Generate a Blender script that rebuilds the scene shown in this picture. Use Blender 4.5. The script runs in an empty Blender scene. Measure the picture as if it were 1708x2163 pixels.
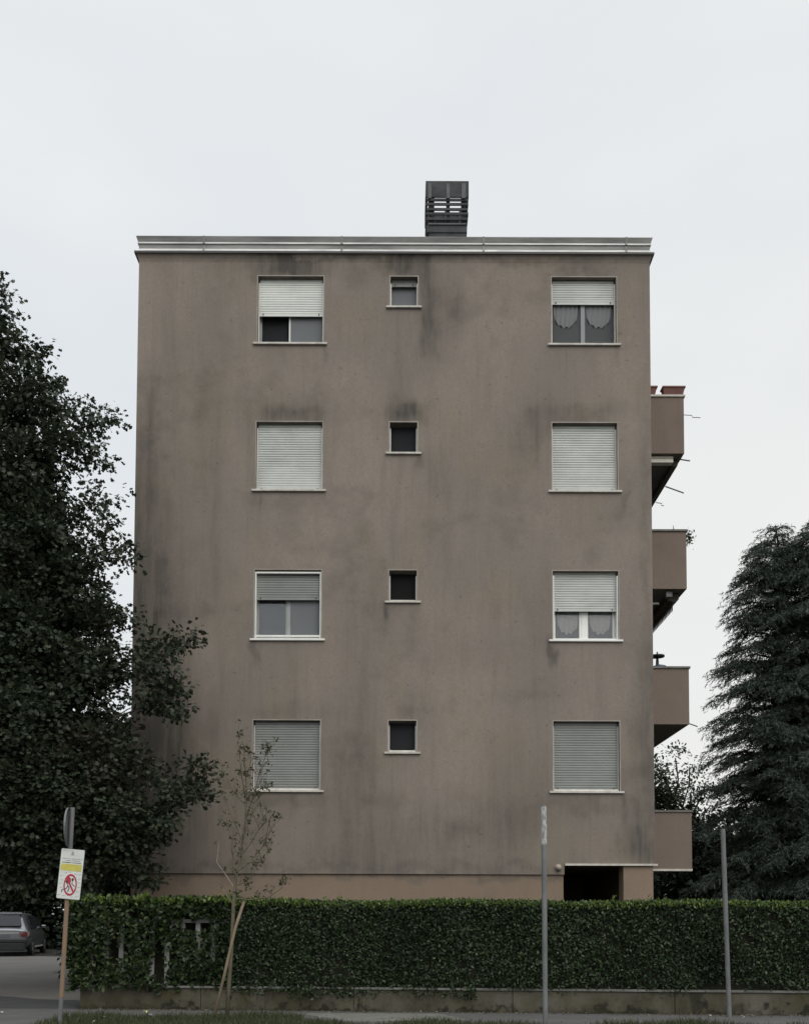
import bpy, bmesh, math, random
import numpy as np
from mathutils import Vector, Matrix
R = math.radians
random.seed(7)
rng = np.random.default_rng(11)
scene = bpy.context.scene
COL = scene.collection

# ------------------------------------------------------------------ camera
F_PX, W_PX, H_PX = 2000.0, 1708.0, 2162.0        # measured on a 1708 x 2162 view of the photograph
PITCH, ROLL, SHIFT = R(2.7), 0.0035, 0.349
cam_d = bpy.data.cameras.new("camera")
cam = bpy.data.objects.new("camera", cam_d)
COL.objects.link(cam)
cam_d.sensor_fit = 'VERTICAL'
cam_d.sensor_height = 36.0
cam_d.lens = 36.0 * F_PX / H_PX
cam_d.shift_y = SHIFT
cam_d.clip_end = 3000
CAMP = Vector((0, 0, 1.6))
FW = Vector((0, math.cos(PITCH), math.sin(PITCH)))
UP0 = Vector((0, -math.sin(PITCH), math.cos(PITCH)))
RT = Vector((1, 0, 0)) * math.cos(ROLL) + UP0 * math.sin(ROLL)
UP = RT.cross(FW)
cam.matrix_world = Matrix.Translation(CAMP) @ Matrix((RT, UP, -FW)).transposed().to_4x4()
scene.camera = cam

def at(x, y, Y):
    """photo point (1708 x 2162 view) -> world point at depth Y, used to read real positions off the photo"""
    d = FW * F_PX + RT * (x - W_PX / 2) - UP * (y - (H_PX / 2 + SHIFT * H_PX))
    return CAMP + d * (Y / d.y)

# ------------------------------------------------------------------ world, sun, exposure
SUN_EL, SUN_AZ = R(42), R(160)
world = bpy.data.worlds.new("World")
scene.world = world
world.use_nodes = True
nt = world.node_tree
nt.nodes.clear()
def wn(t, **k):
    n = nt.nodes.new(t)
    for a, b in k.items(): setattr(n, a, b)
    return n
sky = wn('ShaderNodeTexSky', sky_type='NISHITA', sun_disc=False)
sky.sun_elevation = SUN_EL; sky.sun_rotation = SUN_AZ
sky.air_density = 1.2; sky.dust_density = 4.0
tc = wn('ShaderNodeTexCoord')
sep = wn('ShaderNodeSeparateXYZ'); nt.links.new(tc.outputs['Generated'], sep.inputs[0])
# overcast cloud deck: brighter towards the zenith, soft billows, faintly warm low in the east
mapn = wn('ShaderNodeMapping'); mapn.inputs['Scale'].default_value = (1.2, 1.2, 3.2)
nt.links.new(tc.outputs['Generated'], mapn.inputs['Vector'])
noi = wn('ShaderNodeTexNoise'); noi.inputs['Scale'].default_value = 2.2; noi.inputs['Detail'].default_value = 4
noi.inputs['Roughness'].default_value = 0.45
nt.links.new(mapn.outputs[0], noi.inputs['Vector'])
cr = wn('ShaderNodeValToRGB')
cr.color_ramp.elements[0].position = 0.3; cr.color_ramp.elements[0].color = (0.725, 0.768, 0.808, 1)
cr.color_ramp.elements[1].position = 0.7; cr.color_ramp.elements[1].color = (0.83, 0.85, 0.86, 1)
nt.links.new(noi.outputs['Fac'], cr.inputs[0])
warm = wn('ShaderNodeMath', operation='MULTIPLY_ADD'); warm.inputs[1].default_value = 1.6; warm.inputs[2].default_value = 0.3
nt.links.new(sep.outputs['X'], warm.inputs[0])
wcl = wn('ShaderNodeMath', operation='MULTIPLY', use_clamp=True)
zin = wn('ShaderNodeMapRange'); zin.inputs['From Min'].default_value = 0.0; zin.inputs['From Max'].default_value = 0.65
zin.inputs['To Min'].default_value = 1.0; zin.inputs['To Max'].default_value = 0.15
nt.links.new(sep.outputs['Z'], zin.inputs['Value'])
nt.links.new(warm.outputs[0], wcl.inputs[0]); nt.links.new(zin.outputs[0], wcl.inputs[1])
mw = wn('ShaderNodeMixRGB', blend_type='MIX'); mw.inputs['Color2'].default_value = (0.90, 0.885, 0.84, 1)
nt.links.new(wcl.outputs[0], mw.inputs['Fac']); nt.links.new(cr.outputs[0], mw.inputs['Color1'])
zr = wn('ShaderNodeMapRange'); zr.inputs['From Min'].default_value = 0.73; zr.inputs['From Max'].default_value = 1.0
zr.inputs['To Min'].default_value = 1.0; zr.inputs['To Max'].default_value = 2.3
nt.links.new(sep.outputs['Z'], zr.inputs['Value'])
sc_ = wn('ShaderNodeVectorMath', operation='SCALE'); nt.links.new(mw.outputs[0], sc_.inputs[0]); nt.links.new(zr.outputs[0], sc_.inputs['Scale'])
bg1 = wn('ShaderNodeBackground'); bg1.inputs['Strength'].default_value = 0.08; nt.links.new(sky.outputs[0], bg1.inputs[0])
bg2 = wn('ShaderNodeBackground'); bg2.inputs['Strength'].default_value = 1.045; nt.links.new(sc_.outputs[0], bg2.inputs[0])
mix = wn('ShaderNodeMixShader'); mix.inputs[0].default_value = 0.95
nt.links.new(bg1.outputs[0], mix.inputs[1]); nt.links.new(bg2.outputs[0], mix.inputs[2])
wo = wn('ShaderNodeOutputWorld'); nt.links.new(mix.outputs[0], wo.inputs[0])

sun_d = bpy.data.lights.new("sun", 'SUN')
sun_d.energy = 1.35; sun_d.angle = R(45); sun_d.color = (1.0, 0.97, 0.92)
sun = bpy.data.objects.new("sun", sun_d); COL.objects.link(sun)
sdir = Vector((math.sin(SUN_AZ) * math.cos(SUN_EL), math.cos(SUN_AZ) * math.cos(SUN_EL), math.sin(SUN_EL)))
sun.rotation_euler = sdir.to_track_quat('Z', 'Y').to_euler()
sun.location = (0, 0, 60)
scene.view_settings.view_transform = 'Standard'
scene.view_settings.look = 'None'
scene.view_settings.gamma = 1.0
scene.view_settings.exposure = 0.0
scene.cycles.use_denoising = True
scene.cycles.max_bounces = 6
scene.cycles.transparent_max_bounces = 12

# ------------------------------------------------------------------ helpers
class MB:
    def __init__(s): s.v = []; s.f = []; s.m = []; s.mi = 0
    def add(s, vs, fs):
        o = len(s.v); s.v += [tuple(p) for p in vs]
        s.f += [tuple(o + i for i in f) for f in fs]; s.m += [s.mi] * len(fs); return s
    def box(s, x0, x1, y0, y1, z0, z1):
        return s.add([(x0,y0,z0),(x1,y0,z0),(x1,y1,z0),(x0,y1,z0),(x0,y0,z1),(x1,y0,z1),(x1,y1,z1),(x0,y1,z1)],
              [(0,3,2,1),(4,5,6,7),(0,1,5,4),(1,2,6,5),(2,3,7,6),(3,0,4,7)])
    def prism(s, poly, axis, a, b):
        """poly of 2-D points extruded along axis ('x': (y,z) points, 'y': (x,z) points, 'z': (x,y) points)"""
        def m(p, t): return {'x': (t, p[0], p[1]), 'y': (p[0], t, p[1]), 'z': (p[0], p[1], t)}[axis]
        n = len(poly)
        vs = [m(p, a) for p in poly] + [m(p, b) for p in poly]
        fs = [tuple(range(n)), tuple(range(2*n-1, n-1, -1))] + [(i, (i+1) % n, n + (i+1) % n, n + i) for i in range(n)]
        return s.add(vs, fs)
    def tube(s, pts, rad, seg=8, cap=True):
        pts = [Vector(p) for p in pts]
        if not hasattr(rad, '__len__'): rad = [rad] * len(pts)
        vs = []; n = len(pts)
        for i, p in enumerate(pts):
            t = (pts[min(i+1, n-1)] - pts[max(i-1, 0)]).normalized()
            a = t.cross(Vector((0, 0, 1)))
            if a.length < 0.2: a = t.cross(Vector((0, 1, 0)))
            a.normalize(); b = t.cross(a)
            for k in range(seg):
                q = 2 * math.pi * k / seg
                vs.append(p + (a * math.cos(q) + b * math.sin(q)) * rad[i])
        fs = []
        for i in range(n-1):
            for k in range(seg):
                k2 = (k+1) % seg
                fs.append((i*seg+k, i*seg+k2, (i+1)*seg+k2, (i+1)*seg+k))
        if cap: fs += [tuple(range(seg-1, -1, -1)), tuple((n-1)*seg + k for k in range(seg))]
        return s.add(vs, fs)
    def build(s, name, mats, parent=None, smooth=False, bevel=0.0):
        me = bpy.data.meshes.new(name)
        me.from_pydata(s.v, [], s.f)
        for m in (mats if isinstance(mats, (list, tuple)) else [mats]): me.materials.append(m)
        if len(me.materials) > 1: me.polygons.foreach_set('material_index', s.m)
        bm = bmesh.new(); bm.from_mesh(me); bmesh.ops.recalc_face_normals(bm, faces=bm.faces); bm.to_mesh(me); bm.free()
        if smooth: me.polygons.foreach_set('use_smooth', [True] * len(me.polygons))
        me.update()
        o = bpy.data.objects.new(name, me); COL.objects.link(o)
        if parent: o.parent = parent; o.matrix_parent_inverse = Matrix.Identity(4); o.location = tuple(-c for c in parent_off(parent))
        if bevel:
            b = o.modifiers.new("bevel", 'BEVEL'); b.width = bevel; b.segments = 2; b.limit_method = 'ANGLE'
        return o

def parent_off(p):
    """world offset of a parent chain (all parents here are unrotated)"""
    v = Vector((0, 0, 0))
    while p is not None:
        v += Vector(p.location); p = p.parent
    return v

def tag(o, label=None, cat=None, group=None, kind=None):
    if label: o['label'] = label
    if cat: o['category'] = cat
    if group: o['group'] = group
    if kind: o['kind'] = kind
    return o
def empty(name, loc, label, cat, group=None):
    o = bpy.data.objects.new(name, None); COL.objects.link(o); o.location = loc
    o.empty_display_size = 0.3
    return tag(o, label, cat, group)

# ------------------------------------------------------------------ materials
def mat(name, base, rough=0.8, metal=0.0, noise=None, bump=None, spec=0.5, extra=None):
    """noise = (scale xyz, colour2, detail); bump = (scale, strength)"""
    m = bpy.data.materials.new(name); m.use_nodes = True
    t = m.node_tree; b = t.nodes['Principled BSDF']
    b.inputs['Roughness'].default_value = rough; b.inputs['Metallic'].default_value = metal
    b.inputs['Specular IOR Level'].default_value = spec
    b.inputs['Base Color'].default_value = (*base, 1)
    co = t.nodes.new('ShaderNodeTexCoord')
    if noise:
        mp = t.nodes.new('ShaderNodeMapping'); mp.inputs['Scale'].default_value = noise[0]
        t.links.new(co.outputs['Object'], mp.inputs[0])
        n = t.nodes.new('ShaderNodeTexNoise'); n.inputs['Scale'].default_value = 1; n.inputs['Detail'].default_value = noise[2]
        n.inputs['Roughness'].default_value = 0.6
        t.links.new(mp.outputs[0], n.inputs['Vector'])
        r = t.nodes.new('ShaderNodeValToRGB')
        r.color_ramp.elements[0].position = 0.34; r.color_ramp.elements[0].color = (*base, 1)
        r.color_ramp.elements[1].position = 0.66; r.color_ramp.elements[1].color = (*noise[1], 1)
        t.links.new(n.outputs['Fac'], r.inputs[0]); t.links.new(r.outputs[0], b.inputs['Base Color'])
    if bump:
        n2 = t.nodes.new('ShaderNodeTexNoise'); n2.inputs['Scale'].default_value = bump[0]; n2.inputs['Detail'].default_value = 6
        t.links.new(co.outputs['Object'], n2.inputs['Vector'])
        bp = t.nodes.new('ShaderNodeBump'); bp.inputs['Strength'].default_value = bump[1]; bp.inputs['Distance'].default_value = 0.01
        t.links.new(n2.outputs['Fac'], bp.inputs['Height']); t.links.new(bp.outputs[0], b.inputs['Normal'])
    return m

def plaster(name, c1, c2, cy, stains_or_shade=(), grime=(0.10, 0.095, 0.085), amount=0.8, k=1.0):
    """weathered render: broad mottling, vertical run-off streaks, soot patches and painted shade at set positions"""
    m = bpy.data.materials.new(name); m.use_nodes = True
    t = m.node_tree; b = t.nodes['Principled BSDF']; b.inputs['Roughness'].default_value = 0.92
    b.inputs['Specular IOR Level'].default_value = 0.2
    L = t.links.new
    def N(k, **kw):
        n = t.nodes.new(k)
        for a, v in kw.items(): setattr(n, a, v)
        return n
    co = N('ShaderNodeTexCoord')
    def noise(sc, detail, rough=0.55):
        mp = N('ShaderNodeMapping'); mp.inputs['Scale'].default_value = tuple(q * k for q in sc); L(co.outputs['Object'], mp.inputs[0])
        n = N('ShaderNodeTexNoise'); n.inputs['Scale'].default_value = 1; n.inputs['Detail'].default_value = detail
        n.inputs['Roughness'].default_value = rough; L(mp.outputs[0], n.inputs['Vector']); return n.outputs['Fac']
    def ramp(sock, lo, hi, a=0.0, c=1.0):
        r = N('ShaderNodeMapRange'); r.inputs['From Min'].default_value = lo; r.inputs['From Max'].default_value = hi
        r.inputs['To Min'].default_value = a; r.inputs['To Max'].default_value = c; r.interpolation_type = 'SMOOTHSTEP'
        L(sock, r.inputs['Value']); return r.outputs[0]
    def mixc(f, a, bcol, mode='MIX'):
        x = N('ShaderNodeMixRGB', blend_type=mode)
        if isinstance(f, float): x.inputs['Fac'].default_value = f
        else: L(f, x.inputs['Fac'])
        for i, c in (('Color1', a), ('Color2', bcol)):
            if isinstance(c, tuple): x.inputs[i].default_value = (*c, 1)
            else: L(c, x.inputs[i])
        return x.outputs[0]
    def math_(op, a, bv, clamp=False):
        x = N('ShaderNodeMath', operation=op, use_clamp=clamp)
        for i, c in ((0, a), (1, bv)):
            if isinstance(c, (int, float)): x.inputs[i].default_value = c
            else: L(c, x.inputs[i])
        return x.outputs[0]
    big = ramp(noise((0.42, 0.42, 0.3), 5), 0.33, 0.67)
    col = mixc(big, c1, c2)
    col = mixc(ramp(noise((0.9, 0.9, 0.7), 6), 0.48, 0.72, 0, 0.55), col, cy)
    streak = math_('MAXIMUM', ramp(noise((1.9, 1.9, 0.2), 6, 0.62), 0.48, 0.76, 0, 0.30), ramp(noise((14, 14, 0.5), 4, 0.6), 0.5, 0.8, 0, 0.20))
    fine = ramp(noise((7, 7, 1.6), 6, 0.7), 0.45, 0.75, 0, 0.12)
    blot = ramp(noise((0.75, 0.75, 0.8), 8, 0.62), 0.5, 0.7, 0, 0.30)
    g = math_('MAXIMUM', math_('MAXIMUM', streak, fine), blot)
    if stains_or_shade:
        sp = N('ShaderNodeSeparateXYZ'); L(co.outputs['Object'], sp.inputs[0])
        wx = math_('MULTIPLY', math_('SUBTRACT', noise((1.8, 1.8, 1.0), 5), 0.5), 0.9)
        wz = math_('MULTIPLY', math_('SUBTRACT', noise((2.3, 2.3, 2.3), 5), 0.5), 0.9)
        px_ = math_('ADD', sp.outputs['X'], wx); pz_ = math_('ADD', sp.outputs['Z'], wz)
        acc = None
        for (sx, sz, rx, rz, a) in stains_or_shade:
            kx = math_('MULTIPLY', math_('SUBTRACT', px_, sx), 1/rx); kz = math_('MULTIPLY', math_('SUBTRACT', pz_, sz), 1/rz)
            d = math_('ADD', math_('MULTIPLY', kx, kx), math_('MULTIPLY', kz, kz))
            e = math_('MULTIPLY', math_('POWER', 2.718, math_('MULTIPLY', d, -1.0)), a)
            acc = e if acc is None else math_('ADD', acc, e)
        br = ramp(noise((5, 5, 0.5), 6, 0.7), 0.3, 0.7, 0.55, 1.1)
        g = math_('ADD', g, math_('MULTIPLY', acc, br), True)
    col = mixc(math_('MULTIPLY', g, amount, True), col, grime)
    gr = ramp(noise((34 / k, 34 / k, 26 / k), 3, 0.8), 0.35, 0.65, 0.0, 0.17); col = mixc(gr, col, grime)
    sp_ = ramp(noise((11, 11, 11), 2, 0.5), 0.70, 0.76, 0.0, 0.4); col = mixc(sp_, col, grime)
    L(col, b.inputs['Base Color'])
    n2 = N('ShaderNodeTexNoise'); n2.inputs['Scale'].default_value = 60; n2.inputs['Detail'].default_value = 6; L(co.outputs['Object'], n2.inputs['Vector'])
    n3 = N('ShaderNodeTexNoise'); n3.inputs['Scale'].default_value = 2.2; n3.inputs['Detail'].default_value = 2; L(co.outputs['Object'], n3.inputs['Vector'])
    bp = N('ShaderNodeBump'); bp.inputs['Strength'].default_value = 0.35; bp.inputs['Distance'].default_value = 0.006
    bp2 = N('ShaderNodeBump'); bp2.inputs['Strength'].default_value = 0.25; bp2.inputs['Distance'].default_value = 0.03
    L(n2.outputs['Fac'], bp.inputs['Height']); L(n3.outputs['Fac'], bp2.inputs['Height']); L(bp.outputs[0], bp2.inputs['Normal']); L(bp2.outputs[0], b.inputs['Normal'])
    return m

def leafmat(name, cols, rough=0.5, trans=0.25, patch=None, spec=0.35):
    """leaf colour by a per-leaf random value plus patches through the crown"""
    m = bpy.data.materials.new(name); m.use_nodes = True
    t = m.node_tree; b = t.nodes['Principled BSDF']; b.inputs['Roughness'].default_value = rough
    b.inputs['Specular IOR Level'].default_value = spec
    a = t.nodes.new('ShaderNodeAttribute'); a.attribute_name = 'var'
    r = t.nodes.new('ShaderNodeValToRGB')
    els = r.color_ramp.elements
    while len(els) < len(cols): els.new(0.5)
    for i, c in enumerate(cols):
        els[i].position = i / (len(cols) - 1); els[i].color = (*c, 1)
    t.links.new(a.outputs['Fac'], r.inputs[0]); out = r.outputs[0]
    co = t.nodes.new('ShaderNodeTexCoord'); n = t.nodes.new('ShaderNodeTexNoise')
    n.inputs['Scale'].default_value = 0.8; n.inputs['Detail'].default_value = 3; t.links.new(co.outputs['Object'], n.inputs['Vector'])
    mr = t.nodes.new('ShaderNodeMapRange'); mr.inputs['From Min'].default_value = 0.52; mr.inputs['From Max'].default_value = 0.68
    mr.inputs['To Max'].default_value = 0.75; t.links.new(n.outputs['Fac'], mr.inputs['Value'])
    mx = t.nodes.new('ShaderNodeMixRGB'); mx.inputs['Color2'].default_value = (*(patch or cols[0]), 1)
    t.links.new(mr.outputs[0], mx.inputs['Fac']); t.links.new(out, mx.inputs['Color1']); out = mx.outputs[0]
    t.links.new(out, b.inputs['Base Color'])
    tr = t.nodes.new('ShaderNodeBsdfTranslucent'); t.links.new(out, tr.inputs[0])
    ms = t.nodes.new('ShaderNodeMixShader'); ms.inputs[0].default_value = trans
    t.links.new(b.outputs[0], ms.inputs[1]); t.links.new(tr.outputs[0], ms.inputs[2])
    t.links.new(ms.outputs[0], t.nodes['Material Output'].inputs[0])
    return m

def see_through(name, tint, opacity, rough=0.4, gloss=0.0):
    """fly screens, dark window fills, lace and glass: part diffuse, part transparent, part mirror by Fresnel"""
    m = bpy.data.materials.new(name); m.use_nodes = True
    t = m.node_tree; t.nodes.remove(t.nodes['Principled BSDF'])
    d = t.nodes.new('ShaderNodeBsdfDiffuse'); d.inputs[0].default_value = (*tint, 1)
    tp = t.nodes.new('ShaderNodeBsdfTransparent'); ms = t.nodes.new('ShaderNodeMixShader'); ms.inputs[0].default_value = opacity
    t.links.new(tp.outputs[0], ms.inputs[1]); t.links.new(d.outputs[0], ms.inputs[2]); out = ms.outputs[0]
    if gloss:
        g = t.nodes.new('ShaderNodeBsdfGlossy'); g.inputs['Roughness'].default_value = rough
        fr = t.nodes.new('ShaderNodeFresnel'); fr.inputs['IOR'].default_value = 1.5
        mu = t.nodes.new('ShaderNodeMath'); mu.operation = 'MULTIPLY'; mu.inputs[1].default_value = gloss; mu.use_clamp = True
        t.links.new(fr.outputs[0], mu.inputs[0])
        m2 = t.nodes.new('ShaderNodeMixShader'); t.links.new(mu.outputs[0], m2.inputs[0])
        t.links.new(out, m2.inputs[1]); t.links.new(g.outputs[0], m2.inputs[2]); out = m2.outputs[0]
    t.links.new(out, t.nodes['Material Output'].inputs[0])
    return m

# soot and run-off patches, dark bands under eaves and sills: centre x, z, radii, strength
ST = []
for (x, y, rx, ry, a) in [
    (612,566,80,21,1.0),(850,566,42,22,1.0),(903,640,17,72,.5),(912,715,16,50,.35),(955,660,24,80,.34),(1228,572,70,12,.45),(536,1372,7,24,.5),(1164,1372,7,26,.6),(1312,1060,6,26,.3),(684,745,6,20,.3),(536,1052,6,24,.35),(1306,745,6,22,.3),(1318,1690,7,26,.4),(818,1290,6,16,.4),(886,975,6,18,.35),(700,545,260,8,.35),(1150,548,200,8,.3),
    (610,872,74,26,.62),(856,872,36,26,.7),(1128,915,28,52,.28),(1215,876,88,20,.36),(1110,955,45,60,.18),(440,800,30,120,.15),
    (318,900,26,90,.3),(310,1080,42,190,.45),(325,1350,80,220,.42),(330,1560,90,160,.3),(430,1020,40,90,.16),(740,1035,60,12,.16),(925,1010,60,50,.14),
    (300,1650,90,160,.45),(760,1310,70,80,.18),(870,1500,30,18,.3),(605,1498,70,16,.22),(1110,1470,55,14,.22),(1000,1380,130,40,.16),
    (745,1650,52,95,.38),(770,1800,90,50,.3),(930,1760,80,60,.26),(1070,1745,90,60,.32),(1100,1640,60,90,.18),(1350,1785,36,50,.6),
    (1362,1600,22,150,.3),(1365,1200,12,420,.22),(1000,1835,300,14,.3),(480,1835,160,14,.3),(430,1720,130,90,.25),(1240,1700,110,14,.25),(610,1690,80,14,.25)]:
    p = at(x, y, 19.4); s = 19.4 / 2000
    ST.append((round(p.x, 2), round(p.z, 2), rx * s * 1.15, ry * s * 1.25, min(1.1, a * 1.35)))
M = {}
M['plaster'] = plaster('weathered_render', (0.278, 0.236, 0.203), (0.225, 0.194, 0.168), (0.258, 0.217, 0.163), ST, grime=(0.07, 0.065, 0.058), amount=0.92)
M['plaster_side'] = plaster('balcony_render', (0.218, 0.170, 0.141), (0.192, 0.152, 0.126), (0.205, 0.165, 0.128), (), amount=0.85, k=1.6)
M['base_plaster'] = plaster('base_render', (0.262, 0.198, 0.148), (0.225, 0.172, 0.130), (0.245, 0.188, 0.132), [(x_ * 0.55 - 5.6, 2.42, 0.3, 0.07 + 0.06 * abs(math.sin(x_ * 2.1)), 0.7) for x_ in range(17)], amount=0.7)  # dark band along the top: the overhang's shadow line put into the colour
M['edge'] = mat('pale_render_edge', (0.360, 0.331, 0.295), 0.85, noise=((2, 2, 2), (0.245, 0.223, 0.194), 4))
M['sill'] = mat('pale_stone_sill', (0.589, 0.570, 0.522), 0.7, noise=((6, 6, 6), (0.427, 0.399, 0.351), 5))
M['fascia'] = mat('weathered_fascia_metal', (0.300, 0.300, 0.292), 0.6, 0.15, noise=((0.9, 2, 5), (0.143, 0.143, 0.139), 7))
M['fascia_highlit'] = mat('highlit_fascia_metal', (0.774, 0.774, 0.756), 0.5, 0.05, noise=((1.3, 2, 5), (0.450, 0.450, 0.441), 6))  # lighter copy of the fascia metal, highlight put into the colour
M['dark_metal'] = mat('dark_drip_metal', (0.05, 0.05, 0.05), 0.6)
M['chimney'] = mat('sooty_chimney_concrete', (0.036, 0.038, 0.041), 0.9, noise=((3, 3, 5), (0.07, 0.072, 0.076), 6), bump=(30, 0.4))
M['chimney_pale'] = mat('worn_chimney_ledge', (0.136, 0.140, 0.145), 0.85, noise=((4, 4, 4), (0.085, 0.085, 0.089), 5))
M['shutter'] = mat('pale_grey_shutter', (0.568, 0.585, 0.559), 0.55, noise=((1.5, 1, 2.5), (0.447, 0.464, 0.439), 6))
M['shutter_grey'] = mat('grey_shutter', (0.259, 0.270, 0.259), 0.6, noise=((1.5, 1, 2.5), (0.216, 0.223, 0.212), 5))
M['shutter_white'] = mat('whitish_shutter', (0.741, 0.760, 0.722), 0.5, noise=((1.5, 1, 2.5), (0.608, 0.627, 0.589), 6))
M['white'] = mat('white_window_frame', (0.78, 0.78, 0.75), 0.4, noise=((3, 3, 3), (0.70, 0.70, 0.67), 3))
M['greyframe'] = mat('dull_window_frame', (0.336, 0.344, 0.336), 0.5, noise=((3, 3, 3), (0.280, 0.288, 0.280), 3))
M['alu'] = mat('bare_aluminium_guide', (0.62, 0.61, 0.58), 0.45, 0.3)
M['black'] = mat('black_rubber', (0.012, 0.012, 0.013), 0.6)
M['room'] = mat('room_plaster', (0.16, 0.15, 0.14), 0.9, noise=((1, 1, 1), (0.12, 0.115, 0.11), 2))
M['glass'] = see_through('window_glass', (0.2, 0.22, 0.25), 0.18, 0.02, 2.4)
M['screen'] = see_through('screen_or_fill', (0.112, 0.116, 0.120), 0.8, 0.6)
M['screen_light'] = see_through('light_fly_screen', (0.195, 0.206, 0.217), 0.82, 0.6)
M['dark_fill'] = see_through('dark_screen_fill', (0.032, 0.033, 0.036), 0.9, 0.6)  # darkness of the unlit room behind put into the colour
M['black_fill'] = see_through('black_screen_fill', (0.018, 0.018, 0.019), 0.93, 0.6)  # near-black fill, the unlit room painted into its tint
M['lace'] = see_through('lace_curtain', (0.85, 0.84, 0.78), 0.82, 0.8)
M['concrete'] = plaster('mossy_low_wall', (0.125, 0.116, 0.092), (0.06, 0.055, 0.034), (0.07, 0.06, 0.024), [(x_ * 0.9 - 5 + 0.4 * math.sin(x_ * 2.3), 0.0, 0.35 + 0.3 * abs(math.sin(x_ * 1.7)), 0.07 + 0.05 * abs(math.sin(x_ * 3.1)), 0.9) for x_ in range(17)] + [(4.6, .2, .12, .3, .7), (3.9, .3, .3, .12, .5), (-2.2, .2, .1, .3, .6), (0.2, .25, .5, .12, .5), (7.2, .2, .2, .3, .5)], grime=(0.022, 0.021, 0.015), amount=0.95, k=2.6)
M['coping'] = mat('coping_concrete', (0.216, 0.212, 0.200), 0.9, noise=((1.5, 3, 3), (0.080, 0.080, 0.068), 7), bump=(25, 0.5))
M['picket'] = mat('pale_concrete_picket', (0.345, 0.345, 0.338), 0.85, noise=((5, 5, 3), (0.210, 0.210, 0.203), 5))
M['galv'] = mat('galvanised_pole', (0.187, 0.191, 0.196), 0.6, 0.25, noise=((8, 8, 3), (0.128, 0.132, 0.136), 5))
M['galv_dark'] = mat('dull_sign_back', (0.171, 0.180, 0.189), 0.55, 0.3, noise=((8, 8, 4), (0.108, 0.117, 0.122), 5))
M['rustpole'] = mat('brown_painted_post', (0.240, 0.152, 0.088), 0.8, noise=((6, 6, 2.2), (0.176, 0.140, 0.104), 6))
M['paper'] = mat('torn_sticker_paper', (0.510, 0.510, 0.493), 0.8, noise=((25, 25, 14), (0.170, 0.170, 0.170), 6))
M['signwhite'] = mat('sign_white', (0.66, 0.68, 0.65), 0.45, noise=((6, 6, 6), (0.58, 0.60, 0.57), 4))
M['signyellow'] = mat('sign_yellow', (0.58, 0.52, 0.10), 0.5, noise=((9, 9, 9), (0.48, 0.43, 0.10), 4))
M['signred'] = mat('sign_red', (0.40, 0.025, 0.05), 0.5)
M['signblack'] = mat('sign_black', (0.025, 0.025, 0.028), 0.6)
M['signgrey'] = mat('sign_grey_print', (0.28, 0.30, 0.29), 0.6)
M['bark'] = mat('dark_bark', (0.035, 0.03, 0.024), 0.95, noise=((5, 5, 1.5), (0.075, 0.065, 0.05), 6), bump=(20, 1.0))
M['sapbark'] = mat('sapling_bark', (0.15, 0.13, 0.09), 0.9, noise=((20, 20, 6), (0.085, 0.07, 0.05), 4))
M['palebark'] = mat('pale_twig_bark', (0.34, 0.31, 0.24), 0.9, noise=((20, 20, 8), (0.24, 0.2, 0.15), 3))
M['stake'] = mat('wooden_stake', (0.235, 0.185, 0.12), 0.85, noise=((25, 25, 4), (0.155, 0.125, 0.085), 4))
M['asphalt'] = mat('asphalt', (0.056, 0.056, 0.058), 0.95, noise=((0.8, 0.8, 0.8), (0.043, 0.043, 0.045), 8), bump=(90, 0.7))
M['pavement'] = mat('worn_pavement', (0.106, 0.104, 0.102), 0.95, noise=((1.3, 1.3, 1.3), (0.081, 0.079, 0.076), 8), bump=(80, 0.5))
M['drive'] = mat('pale_driveway', (0.157, 0.149, 0.136), 0.95, noise=((0.7, 0.7, 0.7), (0.128, 0.121, 0.111), 8), bump=(70, 0.5))
M['soil'] = mat('dark_garden_soil', (0.035, 0.034, 0.022), 1.0, noise=((0.9, 0.9, 0.9), (0.025, 0.036, 0.014), 8), bump=(12, 0.8))
M['kerb'] = mat('kerb_stone', (0.25, 0.245, 0.235), 0.9, noise=((2, 2, 2), (0.16, 0.155, 0.15), 6), bump=(30, 0.4))
M['terracotta'] = mat('red_brown_plastic', (0.170, 0.064, 0.047), 0.6, noise=((5, 5, 5), (0.128, 0.047, 0.036), 3))
M['awning'] = mat('faded_awning_cloth', (0.093, 0.076, 0.064), 0.9, noise=((6, 6, 6), (0.064, 0.051, 0.043), 4))
M['cream'] = mat('cream_awning_casing', (0.62, 0.60, 0.53), 0.5, noise=((4, 4, 4), (0.5, 0.48, 0.42), 3))
M['blueplastic'] = mat('faded_blue_plastic', (0.07, 0.11, 0.15), 0.5)
M['hedge_a'] = leafmat('laurel_leaf', [(0.016, 0.029, 0.011), (0.027, 0.049, 0.016), (0.046, 0.073, 0.026), (0.09, 0.11, 0.05)], 0.4, 0.2)
M['hedge_b'] = leafmat('hedge_leaf', [(0.016, 0.03, 0.014), (0.026, 0.048, 0.02), (0.042, 0.07, 0.03), (0.085, 0.11, 0.055)], 0.42, 0.18)
M['hedge_new'] = leafmat('new_growth_leaf', [(0.08, 0.13, 0.025), (0.13, 0.19, 0.045), (0.19, 0.25, 0.07)], 0.4, 0.35)
M['oak'] = leafmat('oak_leaf', [(0.027, 0.038, 0.024), (0.036, 0.052, 0.03), (0.048, 0.065, 0.037), (0.068, 0.082, 0.05)], 0.5, 0.2, (0.04, 0.033, 0.022))
M['paleleaf'] = leafmat('yellow_green_leaf', [(0.16, 0.20, 0.04), (0.24, 0.28, 0.07)], 0.5, 0.45)
M['cedar'] = leafmat('cedar_needle', [(0.03, 0.043, 0.034), (0.05, 0.068, 0.053), (0.09, 0.113, 0.09)], 0.6, 0.08)
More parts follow.
